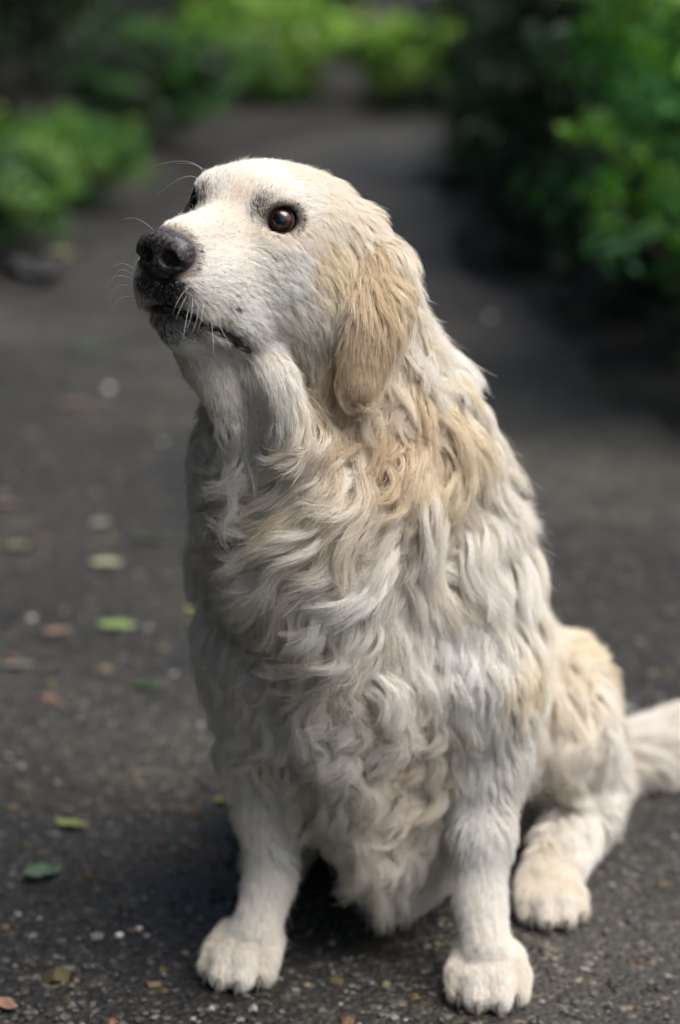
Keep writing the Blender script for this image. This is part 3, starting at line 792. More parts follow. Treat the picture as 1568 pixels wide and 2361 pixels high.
# px, py, comb direction in the picture, length, coat depth, wave, wavelength, lock radius (mm), hug, clump, colour
guides_px = [
 # muzzle and face
 (470, 525, 1, -.1, 4.9, 1.7, 0, 30, 1.5, 1, .2, WHT), (520, 560, 1, .0, 5.7, 1.7, 0, 30, 1.5, 1, .2, WHT), (470, 640, .9, .35, 5.7, 1.7, 0, 30, 1.5, 1, .2, BLU),
 (530, 650, 1, .45, 7.4, 2.5, 0, 30, 2, 1, .3, BLU), (440, 690, .5, .75, 5.7, 1.7, 0, 30, 1.6, 1, .3, BLU), (350, 670, -.2, 1, 4.9, 1.7, 0, 30, 1.5, 1, .3, GRY), (500, 730, .6, .7, 8.2, 2.5, .3, 30, 2, 1, .4, BLU),
 (570, 745, .8, .6, 10.7, 3.4, .5, 30, 2.5, 1, .4, BLU), (600, 690, .9, .55, 9.8, 2.5, .3, 30, 2, 1, .4, BLU), (600, 610, .8, .5, 7.4, 2.5, 0, 30, 2, 1, .3, BLU), (570, 590, .8, .35, 6.6, 1.7, 0, 30, 2, 1, .3, WHT),
 (530, 500, .8, -.5, 5.7, 1.7, 0, 30, 2, 1, .3, CRM), (560, 440, .45, -.9, 6.6, 1.7, 0, 30, 2, 1, .3, CRM), (590, 480, .2, -1, 5.7, 1.7, 0, 30, 2, 1, .3, WHT), (500, 430, -.1, -1, 6.6, 1.7, 0, 30, 2, 1, .3, WHT),
 (620, 395, .8, -.5, 8.2, 2.5, 0, 30, 2, 1, .3, WHT), (690, 400, 1, .1, 9.8, 3.4, 0, 30, 2.5, 1, .4, CRM), (660, 440, .8, -.5, 7.4, 2.5, 0, 30, 2, 1, .4, WHT), (720, 470, .9, .4, 9.8, 3.4, 0, 30, 2.5, 1, .4, WHT),
 (640, 590, .7, .7, 7.4, 2.5, 0, 30, 2, 1, .3, WHT), (700, 600, .7, .75, 9.8, 3.4, 0, 30, 2.5, 1, .4, BLU), (660, 660, .85, .55, 11.5, 3.4, .3, 30, 2.5, 1, .4, BLU), (720, 560, .6, .8, 10.7, 3.4, .5, 30, 3, 1, .5, CRM),
 (760, 430, 1, .55, 13.1, 5.1, .6, 30, 3, 1, .5, CRM), (770, 510, .6, .9, 14.8, 5.1, .8, 30, 3, 1, .55, CRM), (745, 600, .4, 1, 14.8, 5.1, .8, 30, 3, 1, .55, YEL), (790, 620, .2, 1, 19.7, 6.8, 1.2, 35, 3.5, 1, .6, YEL),
 (690, 730, .7, .75, 14.8, 5.1, .6, 35, 3, 1, .5, WHT), (640, 780, .6, .8, 13.1, 4.2, .5, 35, 3, 1, .5, BLU), (720, 800, .25, 1, 18.0, 6.0, .8, 35, 3.5, 1, .5, WHT), (660, 850, .3, 1, 18.0, 6.0, .8, 35, 3.5, 1, .5, WHT), (770, 740, .1, 1, 19.7, 6.8, 1, 35, 3.5, 1, .6, WHT),
 (760, 850, -.1, 1, 23.0, 7.6, 2, 35, 4, 1, .6, YEL), (850, 450, .8, .8, 18.0, 6.8, 1, 35, 3.5, 1, .6, CRM), (880, 530, .55, .9, 21.3, 7.6, 1.5, 35, 4, 1, .6, CRM), (835, 540, .35, 1, 18.0, 6.8, 1.2, 35, 3.5, 1, .6, CRM), (920, 590, .5, 1, 26.2, 9.3, 2, 35, 4, .9, .65, CRM),
 # lower jaw, chin
 (420, 770, .8, .6, 8.2, 2.5, 0, 30, 2, 1, .3, GRY), (500, 800, .8, .6, 11.5, 3.4, .4, 30, 2.5, 1, .4, GRY), (560, 830, .6, .9, 14.8, 4.2, .4, 30, 3, 1, .4, WHT),
 # ear
 (868, 600, .3, 1, 25, 4.2, 0.9, 40, 3, 1, .8, TAN), (900, 620, .8, .55, 31, 5.9, 1.6, 45, 4, 1, .8, YEL), (925, 660, .75, .8, 33, 6.7, 2.2, 45, 4, .9, .8, YEL), (850, 680, -.15, 1, 30, 4.2, 1.1, 45, 3.5, 1, .8, TAN), (885, 700, .25, 1, 36, 5.9, 2.2, 40, 4, 1, .8, TAN),
 (835, 760, -.15, 1, 20, 2.4, 0.7, 45, 3.5, 1, .6, TAN), (812, 805, -.1, 1, 12, 2.5, .4, 40, 2.5, 1, .5, TAN), (860, 790, .0, 1, 22, 2.4, 0.9, 40, 3.5, 1, .6, TAN), (835, 825, 0, 1, 9, 2, 0, 30, 2, 1, .3, TAN), (808, 852, 0, 1, 7, 2, 0, 30, 2, 1, .3, TAN), (825, 882, 0, 1, 7, 2, 0, 30, 2, 1, .3, TAN), (850, 848, .05, 1, 9, 2, 0, 30, 2, 1, .3, TAN), (838, 888, 0, 1, 7, 2, 0, 30, 2, 1, .3, TAN),
 (940, 720, .3, 1, 51, 15.4, 9.0, 34, 4.5, .8, .8, CRM), (925, 800, .15, 1, 44, 12, 6, 32, 4.5, .8, .85, CRM), (965, 800, .3, 1, 48, 13, 6, 34, 5, .8, .85, WHT), (900, 860, .1, 1, 40, 10, 5, 30, 4, .8, .85, CRM), (960, 700, .5, 1, 51, 16.8, 7.2, 36, 5, .8, .8, WHT),
 # throat
 (620, 860, .2, 1, 11, 2.5, .2, 40, 2, 1, .4, WHT), (630, 920, .1, 1, 12, 3, .2, 40, 2, 1, .4, WHT), (650, 1000, .05, 1, 18, 4, .5, 40, 3, 1, .5, WHT), (575, 930, .1, 1, 9, 2, .2, 40, 2, 1, .3, GRY), (590, 1010, .05, 1, 12, 2.5, .3, 40, 2.5, 1, .4, GRY), (510, 900, .15, 1, 12, 3, .3, 40, 2.5, 1, .4, WHT), (530, 1000, .05, 1, 20, 5, 1.5, 40, 3.5, 1, .6, WHT), (660, 1070, -.15, 1, 22, 4, 1, 50, 3.5, 1, .5, WHT),
 (480, 960, 0, 1, 30, 9, 2, 40, 4, 1, .6, GRY), (700, 960, -.1, 1, 32, 8, 2, 40, 4, 1, .65, CRM),
 # ruff of the neck
 (900, 1045, 0, 1, 50, 15, 7, 46, 5, .9, .85, TAN), (850, 1010, -.3, 1, 52, 15, 9, 46, 5, .9, .85, YEL), (820, 1080, -.5, .85, 60, 17, 9, 55, 6, .85, .85, CRM), (700, 1120, -.5, .9, 42, 9, 4, 60, 5, 1, .7, WHT), (670, 1150, -.6, .8, 44, 10, 5, 60, 5, 1, .75, CRM), (780, 950, -.4, 1, 46, 13, 8, 40, 5, .9, .85, TAN),
 (740, 930, -.35, 1, 51, 16, 8.1, 46, 4.5, .9, .85, TAN), (720, 1010, -.6, .8, 59, 16, 8.1, 58, 5, .9, .85, CRM), (800, 1000, -.5, .85, 59, 17, 9.5, 52, 5, .9, .85, TAN), (880, 970, .05, 1, 54, 16, 6.8, 49, 4.5, .9, .8, BRN), (920, 1020, -.1, 1, 57, 17, 8.1, 49, 5, .9, .8, TAN),
 (980, 920, .3, 1, 54, 17, 4.1, 58, 5, .9, .75, YEL), (1030, 870, .55, .85, 40, 13, 4.1, 65, 5, .45, .75, WHT), (1090, 910, .65, .8, 46, 18, 4.1, 65, 6, .45, .8, WHT), (1040, 980, .4, 1, 62, 24, 5.4, 61, 6, .45, .8, YEL), (1120, 1010, .55, .9, 68, 30, 6.8, 65, 6, .45, .85, CRM),
 (1000, 1080, .1, 1, 65, 20, 8.1, 61, 6, .8, .85, CRM), (1080, 1100, .25, 1, 73, 26, 8.1, 65, 6.5, .45, .85, WHT), (1170, 1120, .5, 1, 73, 30, 6.8, 72, 7, .45, .85, WHT), (880, 1070, -.25, 1, 62, 17, 8.1, 58, 5.5, .85, .85, CRM), (760, 1080, -.8, .6, 65, 17, 8.1, 64, 5.5, .85, .85, CRM), (650, 1110, -.9, .5, 62, 16, 8.1, 67, 5, .85, .85, CRM),
 (560, 1090, -.7, .65, 51, 16, 8.1, 58, 4.5, .85, .8, GRY), (620, 1190, -.9, .5, 68, 17, 9.5, 67, 6, .85, .85, WHT), (720, 1160, -.85, .6, 70, 18, 9.5, 67, 6, .85, .85, YEL), (820, 1160, -.65, .8, 70, 18, 8.1, 67, 6, .85, .85, CRM), (930, 1160, -.3, 1, 70, 18, 6.8, 67, 6, .85, .85, WHT),
 # chest
 (540, 1200, -.7, .75, 62, 16, 8.1, 64, 5, .85, .8, GRY), (570, 1300, -.6, .8, 65, 16, 9.5, 61, 5.5, .85, .85, GRY), (660, 1290, -.75, .7, 73, 17, 9.5, 70, 6, .85, .85, WHT), (760, 1260, -.75, .75, 76, 16, 6.8, 80, 7, .9, .85, WHT), (870, 1260, -.55, .9, 70, 14, 5.4, 80, 7, .9, .8, WHT),
 (960, 1240, .2, 1, 68, 16, 5.4, 72, 7, .9, .85, WHT), (1010, 1290, .45, 1, 62, 16, 4.1, 72, 6, .9, .85, CRM), (1090, 1230, .3, 1, 73, 22, 6.8, 70, 7, .8, .85, WHT), (1160, 1230, .3, 1, 70, 22, 5.4, 72, 7, .75, .85, WHT), (1200, 1330, .25, 1, 54, 16, 2.7, 72, 6, .9, .75, CRM),
 (620, 1400, -.5, .9, 70, 17, 11.9, 52, 5.5, .85, .85, WHT), (700, 1390, -.45, .9, 70, 17, 13.5, 52, 5.5, .85, .85, CRM), (790, 1370, -.5, .9, 68, 16, 6.8, 70, 6, .9, .85, WHT), (880, 1360, -.4, 1, 59, 13, 4.1, 72, 6, .95, .8, WHT), (960, 1400, -.05, 1, 36, 9, 2, 50, 5, 1, .7, WHT), (770, 1440, -.2, 1, 65, 16, 13.5, 44, 5, .9, .85, CRM),
 (560, 1480, -.3, 1, 62, 16, 10.1, 52, 5, .85, .8, GRY), (660, 1500, -.2, 1, 70, 17, 15.2, 47, 5.5, .85, .88, WHT), (730, 1540, .3, .9, 73, 18, 15.2, 49, 6, .8, .88, WHT), (820, 1520, .1, 1, 65, 16, 11.9, 49, 5.5, .85, .85, CRM), (900, 1500, 0, 1, 51, 12, 5.4, 61, 5, 1, .8, WHT), (620, 1590, .2, 1, 68, 17, 13.5, 49, 5.5, .85, .88, GRY),
 (700, 1640, .35, .95, 76, 20, 15.2, 49, 6, .75, .88, WHT), (780, 1650, .35, .95, 76, 20, 15.2, 47, 6, .75, .88, WHT), (860, 1600, .0, 1, 68, 16, 13.5, 47, 5.5, .85, .88, WHT), (930, 1620, .15, 1, 62, 13, 10.1, 44, 5.5, .9, .85, WHT), (980, 1680, .3, 1, 65, 14, 11.9, 42, 5.5, .85, .85, CRM),
 (640, 1720, .35, .9, 70, 17, 15.2, 44, 5, .8, .88, CRM), (720, 1760, .45, .9, 81, 21, 16.9, 47, 6, .6, .88, CRM), (800, 1760, .45, .9, 84, 22, 16.9, 49, 6, .5, .9, WHT), (880, 1720, .1, 1, 78, 20, 15.2, 47, 6, .6, .88, CRM), (960, 1770, -.25, 1, 76, 18, 16.9, 39, 5.5, .6, .88, CRM),
 (760, 1860, .7, .8, 97, 25, 16.9, 61, 6.5, .2, .9, CRM), (840, 1850, .75, .75, 108, 26, 15.2, 68, 7, .15, .9, WHT), (920, 1850, .3, 1, 100, 23, 16.9, 55, 6, .2, .9, CRM), (820, 1930, .75, .7, 84, 18, 13.5, 68, 7, .05, .9, WHT), (900, 1960, .5, .9, 88, 16, 13.5, 61, 7, .05, .9, GRY), (860, 2010, .3, .9, 85, 15, 13.5, 61, 7, 0, .9, GRY),
 # left shoulder (towards the lens) and forelegs
 (1060, 1380, 0, 1, 32, 8, 1, 50, 5, 1, .6, WHT), (1150, 1380, .15, 1, 34, 9, 1.2, 50, 5, 1, .65, WHT), (1060, 1480, 0, 1, 30, 8, 1, 50, 5, 1, .6, BLU), (1160, 1500, .1, 1, 32, 9, 1, 50, 5, 1, .6, WHT), (980, 1500, -.05, 1, 32, 8, 1.5, 45, 5, 1, .65, WHT), (1020, 1590, .1, 1, 30, 8, 2, 42, 5, 1, .7, WHT),
 (1110, 1600, 0, 1, 26, 7, .5, 45, 4, 1, .5, BLU), (1220, 1560, .1, 1, 34, 10, 2, 45, 5, .9, .7, YEL), (1200, 1680, .1, 1, 34, 10, 2, 40, 5, .9, .7, WHT), (1110, 1720, 0, 1, 16, 5, .3, 40, 3, 1, .45, BLU), (1110, 1850, 0, 1, 13, 4, .2, 40, 2.5, 1, .4, BLU), (1110, 1980, 0, 1, 12, 4, .2, 40, 2.5, 1, .4, BLU),
 (1110, 2090, 0, 1, 11, 4, 0, 40, 2.5, 1, .4, WHT), (1120, 2190, .05, 1, 9, 3, 0, 40, 2.5, 1, .4, WHT), (1130, 2280, 0, 1, 8, 2.5, 0, 40, 2, 1, .4, WHT), (1165, 1850, .35, .9, 20, 7, 1, 40, 3, .9, .6, WHT), (1050, 1850, -.3, .9, 20, 7, 1, 40, 3, .9, .6, GRY), (1165, 2000, .3, .9, 14, 5, .5, 40, 3, .9, .5, WHT),
 (600, 1650, 0, 1, 20, 6, .6, 40, 3.5, 1, .5, GRY), (610, 1780, 0, 1, 14, 4, .2, 40, 2.5, 1, .4, GRY), (615, 1900, 0, 1, 12, 4, .2, 40, 2.5, 1, .4, WHT), (620, 2020, 0, 1, 11, 4, 0, 40, 2.5, 1, .4, WHT), (590, 2130, -.2, 1, 9, 3, 0, 40, 2.5, 1, .4, WHT), (560, 2240, -.1, 1, 8, 2.5, 0, 40, 2, 1, .4, WHT),
 (670, 1800, .4, .9, 26, 8, 2, 36, 3.5, .8, .7, GRY), (665, 1950, .35, .9, 20, 7, 1, 36, 3, .8, .6, GRY),
 # far shoulder on the left
 (480, 1180, -.2, 1, 42, 12, 4, 44, 5, .85, .75, GRY), (490, 1350, -.1, 1, 42, 11, 4, 44, 5, .85, .75, GRY), (510, 1520, .05, 1, 36, 9, 3, 42, 4.5, .9, .7, GRY), (540, 1620, .1, 1, 28, 8, 2, 42, 4, .9, .6, GRY),
 # haunch, hind leg, tail
 (1350, 1520, .35, -.1, 34, 16, 1, 45, 4, .5, .6, YEL), (1300, 1560, 0, 1, 42, 14, 3, 45, 5, .7, .75, CRM), (1370, 1580, .3, .8, 42, 16, 2, 45, 5, .85, .75, CRM), (1330, 1660, 0, 1, 46, 12, 3, 42, 5.5, .8, .85, CRM), (1390, 1680, .15, 1, 44, 12, 3, 42, 5.5, .8, .8, WHT),
 (1270, 1720, .05, 1, 44, 11, 4, 40, 5.5, .8, .8, WHT), (1320, 1780, .0, 1, 50, 13, 5, 38, 5.5, .7, .85, WHT), (1390, 1800, .1, 1, 36, 11, 2, 42, 5, .8, .7, WHT), (1240, 1860, .1, 1, 36, 10, 2, 40, 5, .85, .7, WHT), (1310, 1900, .15, 1, 34, 12, 1.5, 40, 4.5, .7, .6, WHT), (1390, 1900, .35, .95, 42, 16, 2, 40, 5, .5, .75, WHT),
 (1270, 2030, 0, 1, 12, 4, 0, 40, 3, 1, .4, CRM), (1275, 2100, 0, 1, 6, 2, 0, 40, 2, 1, .4, WHT), (1470, 1720, .9, -.1, 42, 16, 2, 45, 3.5, .5, .5, WHT), (1470, 1785, .8, .6, 52, 15, 3, 45, 5, .3, .75, WHT), (1550, 1705, 1, -.15, 44, 17, 2, 45, 3.5, .5, .5, WHT), (1545, 1765, .85, .55, 56, 15, 4, 45, 5, .2, .75, WHT),
]
bvh = BVHTree.FromPolygons([tuple(v) for v in BV], [tuple(map(int, f)) for f in BF])
gp, gd, gv, gc = [], [], [], []
def add_guide(p, d, vals, col):
    gp.append(p); gd.append(d); gv.append(vals); gc.append(col)
cam_right, cam_up = np.array([1.0, 0, 0]), np.array([0, sP, cP])
for g in guides_px:
    o = np.array([0, 0, CAM_H]); dr = norm(P(g[0], g[1], 2.0) - o)
    hit, nn, fi, dist = bvh.ray_cast(Vector(o), Vector(dr))
    if hit is None:
        hit = bvh.find_nearest(Vector(P(g[0], g[1], 1.85)))[0]
    p = np.array(hit)
    _, gn = field(p[None])
    # the tangent whose picture points along the comb direction
    d = g[2] * cam_right - g[3] * cam_up
    vd = norm(p - o)
    t = d - vd * ((d @ gn[0]) / (np.sign(vd @ gn[0]) * max(abs(vd @ gn[0]), .45)))
    t = t - gn[0] * (t @ gn[0])
    add_guide(p, norm(t), g[4:11], g[11])
# sides the photo does not show: plain coat combed back and down
fn = field(BV)[1]
vis = (fn * norm(cam_v - BV)).sum(1)
back = np.where(vis < -.25)[0]
chosen = []
for i in rng.permutation(back):
    if all(np.sum((BV[i] - BV[j]) ** 2) > .05 ** 2 for j in chosen): chosen.append(i)
hmid = Hd(-20, 0, -40)
for i in chosen:
    p = BV[i]
    in_head = np.linalg.norm(p - hmid) < .11
    low = p[2] < .16
    d = np.array([.35, .75, -.75]) if not low else np.array([.1, .2, -1.0])
    if in_head: d = -HR[:, 0] - .3 * HR[:, 2]
    d = d - fn[i] * (d @ fn[i])
    add_guide(p, norm(d), (14, 4, .4, 40, 2.5, 1, .4) if (in_head or low) else (40, 12, 3, 45, 6, .9, .75), CRM)
gp, gd, gv, gc = np.array(gp), np.array(gd), np.array(gv, float), np.array(gc)

def interp(X):
    out_d = np.zeros((len(X), 3)); out_v = np.zeros((len(X), gv.shape[1])); out_c = np.zeros((len(X), 3))
    for i in range(0, len(X), 20000):
        x = X[i:i + 20000]
        d2 = ((x[:, None] - gp[None]) ** 2).sum(-1)
        w = 1 / (d2 + .006 ** 2) ** 2
        w /= w.sum(1, keepdims=True)
        out_d[i:i + 20000] = w @ gd; out_v[i:i + 20000] = w @ gv; out_c[i:i + 20000] = w @ gc
    return out_d, out_v, out_c

quads = np.array(BF)
tris = np.concatenate([quads[:, [0, 1, 2]], quads[:, [0, 2, 3]]])
A_, B_, C_ = BV[tris[:, 0]], BV[tris[:, 1]], BV[tris[:, 2]]
area = np.linalg.norm(np.cross(B_ - A_, C_ - A_), axis=1) / 2
tcen = (A_ + B_ + C_) / 3
t_d, t_v, t_c = interp(tcen)
tn = field(tcen)[1]
t_vis = (tn * norm(cam_v - tcen)).sum(1)
keep = np.where(t_vis > -.3, 1.0, .30)

def grow(lock_r_scale, hairs_per_mm2, overlap, seed, layer_lo, layer_hi, len_s, thin, under):
    r = np.random.default_rng(seed)
    wide = 1 + .28 * sstep(t_v[:, 0], 40, 62) * (1 - under)
    lr = t_v[:, 4] * lock_r_scale * wide * 1e-3
    exp_n = area * keep * overlap / (math.pi * lr ** 2)
    cnt = r.poisson(exp_n)
    ti = np.repeat(np.arange(len(tris)), cnt)
    u, v = r.random(len(ti)), r.random(len(ti))
    f = u + v > 1; u[f], v[f] = 1 - u[f], 1 - v[f]
    p0 = A_[ti] + u[:, None] * (B_[ti] - A_[ti]) + v[:, None] * (C_[ti] - A_[ti])
    h = loc_h(p0)
    ok = p0[:, 2] > .006
    for s in (1, -1):
        e = np.linalg.norm(h - [0, s * 34, -1], axis=1)
        ok &= e > 18.0
    q = (h - [93, 0, -35]) / [17, 24.5, 20]
    ok &= np.linalg.norm(q, axis=1) > 1.0
    ok &= dist_polyline(h, MOUTH_ALL) > 4.0
    p0, ti = p0[ok], ti[ok]; h = h[ok]
    D, val, col = interp(p0)
    L, thick, amp, lam, lockr, hug, clump = [val[:, k].copy() for k in range(7)]
    L *= 1e-3 * len_s; thick *= 1e-3; amp *= 1e-3; lam *= 1e-3; lockr *= 1e-3 * lock_r_scale * (1 + .28 * sstep(val[:, 0], 40, 62) * (1 - under)); thick = np.where(L < .017, thick * .6, thick)
    dk = dark_weight(p0)
    L *= 1 - .62 * dk * (h[:, 0] > 30)
    # short hair round the eyes, combed away from them
    for s in (1, -1):
        e = p0 - EYE_C[s]
        er = np.linalg.norm(e, axis=1) / HS
        near = 1 - sstep(er, 17, 32)
        D = D + 1.1 * near[:, None] * norm(e)
        L = L * (1 - .62 * (1 - sstep(er, 17, 28)))
    n = len(p0)
    _, g = field(p0)
    # neighbouring locks join into tufts: a tuft shares its swing, wave and height in the coat
    big = sstep(L * 1e3, 16, 44)
    clump = clump * np.where(L < .017, .15, np.where(L < .026, .75, 1.0)) ; clump = np.where(L > .040, np.maximum(clump, .84), clump); thick = thick * np.where(L < .014, .7, 1.0)
    tuft_r = lockr * (1.3 + 1.5 * big)
    seed_i = np.where(r.random(n) < np.clip((lockr / tuft_r) ** 2 / overlap * 1.15, 0, 1))[0]
    kd = KDTree(len(seed_i))
    for a_, i_ in enumerate(seed_i): kd.insert(Vector(p0[i_]), a_)
    kd.balance()
    si = seed_i[np.array([kd.find(Vector(q_))[1] for q_ in p0])]
    nrm = lambda sig: r.normal(0, 1, n)[si] + sig * r.normal(0, 1, n)
    ang = nrm(.35) * (.05 + .25 * big)
    D = D[si] * (.6 * big)[:, None] + D * (1 - .6 * big)[:, None]
    D = norm(D - (D * g).sum(1)[:, None] * g)
    D = D * np.cos(ang)[:, None] + np.cross(g, D) * np.sin(ang)[:, None]
    L = L * (1 - .5 * big + .5 * big * r.uniform(.7, 1.25, n)[si]) * r.uniform(.85, 1.12, n)
    layer = layer_lo + (layer_hi - layer_lo) * np.clip(r.random(n)[si] * (.3 + .5 * big) + (.7 - .5 * big) * r.random(n), 0, 1)
    pull = (.08 + .40 * big)
    toff = p0[si] - p0
    ns = 13
    cur = np.zeros((ns, n, 3)); nor = np.zeros((ns, n, 3)); cur[0] = p0; nor[0] = g
    pos = p0.copy()
    curl = nrm(.3) * np.clip(amp / .008, 0, 1) * .75                   # each tuft swings one way
    for k in range(1, ns):
        s = k / (ns - 1)
        d, g = field(pos)
        Dk = D + np.array([0, 0, -1.0]) * (s * .55 * sstep(L * 1e3, 30, 60) * (1 - hug))[:, None] * 2
        dg = (Dk * g).sum(1)
        Dk = norm(Dk - (np.where(dg > 0, np.clip(hug * 1.3, 0, .9), .95) * dg)[:, None] * g)
        c = curl * (s - .45)
        Dk = Dk * np.cos(c)[:, None] + np.cross(g, Dk) * np.sin(c)[:, None]
        new = pos + Dk * (L / (ns - 1))[:, None]
        d2, g2 = field(new)
        hgt = thick * layer * (1 - math.exp(-4 * s))
        dl = hgt - d2
        dl = np.where(dl > 0, dl, dl * hug * .8)
        dl = np.where(d2 > .08, 0, np.clip(dl, -.012, .02))
        new = new + g2 * dl[:, None]
        new[:, 2] = np.maximum(new[:, 2], .002)
        cur[k] = new; nor[k] = g2; pos = new
    T = norm(np.gradient(cur, axis=0))
    Bn = norm(np.cross(T, nor))
    s = np.linspace(0, 1, ns)[:, None]
    ph = (r.uniform(0, 6.28, n)[si] + r.normal(0, .35, n))[None]
    lamr = lam * r.uniform(.8, 1.3, n)[si]
    cur = cur + toff[None] * (pull[None] * s ** 1.1)[..., None]
    arg = ph + 2 * math.pi * s * (L / lamr)[None]
    ampr = (amp * r.uniform(.5, 1.15, n)[si])[None] * s ** .7
    cur = cur + Bn * (ampr * (np.sin(arg) - np.sin(ph)))[..., None] + nor * (.5 * ampr * (np.cos(arg) + .4))[..., None]
    cur[..., 2] = np.maximum(cur[..., 2], .002)
    # strands of each lock
    dens = hairs_per_mm2 * np.where(L < .013, 1.7, 1.0) * (1 - .55 * dk * (h[:, 0] > 30))
    nh = r.poisson(dens * math.pi * (lockr * 1e3) ** 2 / overlap) + 1
    li = np.repeat(np.arange(n), nh)
    N = len(li)
    rr = np.sqrt(r.random(N)) * lockr[li] * 1.25; th = r.uniform(0, 6.28, N)
    U, W = T[0], Bn[0]
    root = p0[li] + U[li] * (rr * np.cos(th))[:, None] + W[li] * (rr * np.sin(th))[:, None]
    for _ in range(2):
        d, g = field(root); root = root - np.clip(d, -.01, .01)[:, None] * g
    off = root - p0[li]
    K = 9
    f = r.uniform(.62, 1.06, N)
    cl = np.clip(clump[li] * r.normal(1, .12, N), 0, .96)
    pts = np.zeros((N, K, 3), np.float32)
    fly = r.normal(0, 1, (N, 3)) * (np.minimum(L[li], .06) * np.where(L[li] < .017, .10, np.where(L[li] < .035, .06, .050)))[:, None] * np.where(r.random(N) < .05, 2.2, 1)[:, None]
    curT = np.moveaxis(cur, 0, 1)
    for k in range(K):
        t = np.clip(f * k / (K - 1), 0, 1) * (ns - 1)
        i0 = np.minimum(t.astype(int), ns - 2); ft = (t - i0)[:, None]
        base = curT[li, i0] * (1 - ft) + curT[li, i0 + 1] * ft
        sk_ = k / (K - 1)
        pts[:, k] = base + off * (1 - cl * sk_ ** .75)[:, None] + fly * sk_ ** 1.6
    pts[..., 2] = np.maximum(pts[..., 2], .0015)
    # colour of each strand
    base = col[li].copy()
    jp = p0 + r.normal(0, 1, (n, 3))[si] * .011 * big[:, None]
    base = interp(jp)[2][li]
    lockvar = (.8 * r.normal(0, 1, n)[si] + .5 * r.normal(0, 1, n))[li]; hv = r.normal(0, 1, N)
    mixw = np.clip(.12 * lockvar + .08 * hv, -.22, .30)
    warm = np.array([.68, .54, .37]); pale = np.array([.94, .935, .915])
    base = np.where(mixw[:, None] > 0, base + (pale - base) * mixw[:, None], base + (warm - base) * -mixw[:, None])
    # deeper layers tinted golden tan: undercoat colour plus crevice shade put into the tint
    long_ = sstep(L[li] * 1e3, 25, 50)
    deep = (1 - (layer[li] - layer_lo) / max(layer_hi - layer_lo, .01)) * long_
    base = base + (np.array([.60, .44, .26]) - base) * ((.50 * long_) if under else (.20 * deep))[:, None]
    dkr = dark_weight(root)
    pd = dkr * 1.05
    isd = r.random(N) < np.where(dkr > .8, .80, pd * .9)
    base[isd] = np.array([.05, .046, .048]) * r.uniform(.5, 1.8, (isd.sum(), 1))
    for sp in WSPOTS:
        m_ = np.linalg.norm(loc_h(root) - sp, axis=1) < 2.1
        base[m_] = np.array([.05, .045, .05])
    rad = np.where(L[li] < .016, .00010, np.where(L[li] < .028, .00015, .00019)) * thin * r.uniform(.8, 1.2, N)
    return pts, base, rad
WSPOTS = [np.array(q, float) for q in ((76, 32, -50), (68, 34, -48), (60, 36, -47), (72, 33, -58), (64, 36, -57), (56, 38, -57), (69, 34, -66), (61, 37, -66), (53, 38.5, -66), (65, 34, -74))]
parts_ = [grow(.62, .80, 1.35, 11, .25, 1.2, 1.0, 1.0, 0), grow(.5, .50, 1.3, 12, .05, .42, .6, .95, 1)]
# dense extra cover on the face, where the hair is short and fine
pts = np.concatenate([p[0] for p in parts_]); hcol = np.concatenate([p[1] for p in parts_]); hrad = np.concatenate([p[2] for p in parts_])
print('strands', len(pts))

fur_m = bpy.data.materials.new("dog_fur")
fur_m.use_nodes = True
n_, l_ = fur_m.node_tree.nodes, fur_m.node_tree.links
n_.remove(n_['Principled BSDF'])
at = n_.new('ShaderNodeAttribute'); at.attribute_name = 'tint'
df = n_.new('ShaderNodeBsdfDiffuse'); tr = n_.new('ShaderNodeBsdfTranslucent'); hb = n_.new('ShaderNodeBsdfHair')
hb.component = 'Reflection'; hb.inputs['RoughnessU'].default_value = .35; hb.inputs['RoughnessV'].default_value = .8
m1 = n_.new('ShaderNodeMixShader'); m1.inputs[0].default_value = .32
m2 = n_.new('ShaderNodeMixShader'); m2.inputs[0].default_value = .10
l_.new(at.outputs['Color'], df.inputs[0]); l_.new(at.outputs['Color'], tr.inputs[0]); l_.new(at.outputs['Color'], hb.inputs['Color'])
l_.new(df.outputs[0], m1.inputs[1]); l_.new(tr.outputs[0], m1.inputs[2]); l_.new(m1.outputs[0], m2.inputs[1]); l_.new(hb.outputs[0], m2.inputs[2])
l_.new(m2.outputs[0], n_['Material Output'].inputs[0])
def hair_obj(name, pts, col, rad, mat, parent, tip=.25):
    N, K = pts.shape[:2]
    cd = bpy.data.hair_curves.new(name)
    cd.add_curves([K] * N)
    cd.attributes['position'].data.foreach_set('vector', np.ascontiguousarray(to_local(pts.reshape(-1, 3)).astype(np.float32)).ravel())
    ra = cd.attributes.get('radius') or cd.attributes.new('radius', 'FLOAT', 'POINT')
    prof = np.linspace(1, tip, K) ** .8
    ra.data.foreach_set('value', (rad[:, None] * prof[None]).astype(np.float32).ravel())
    ta = cd.attributes.new('tint', 'FLOAT_COLOR', 'CURVE')
    ta.data.foreach_set('color', np.concatenate([col, np.ones((N, 1))], 1).astype(np.float32).ravel())
    cd.materials.append(mat)
    o = bpy.data.objects.new(name, cd)
    C.objects.link(o)
    o.parent = parent
    return o
fur = hair_obj("fur", pts, hcol, hrad, fur_m, dog)
tag(fur, kind='stuff')

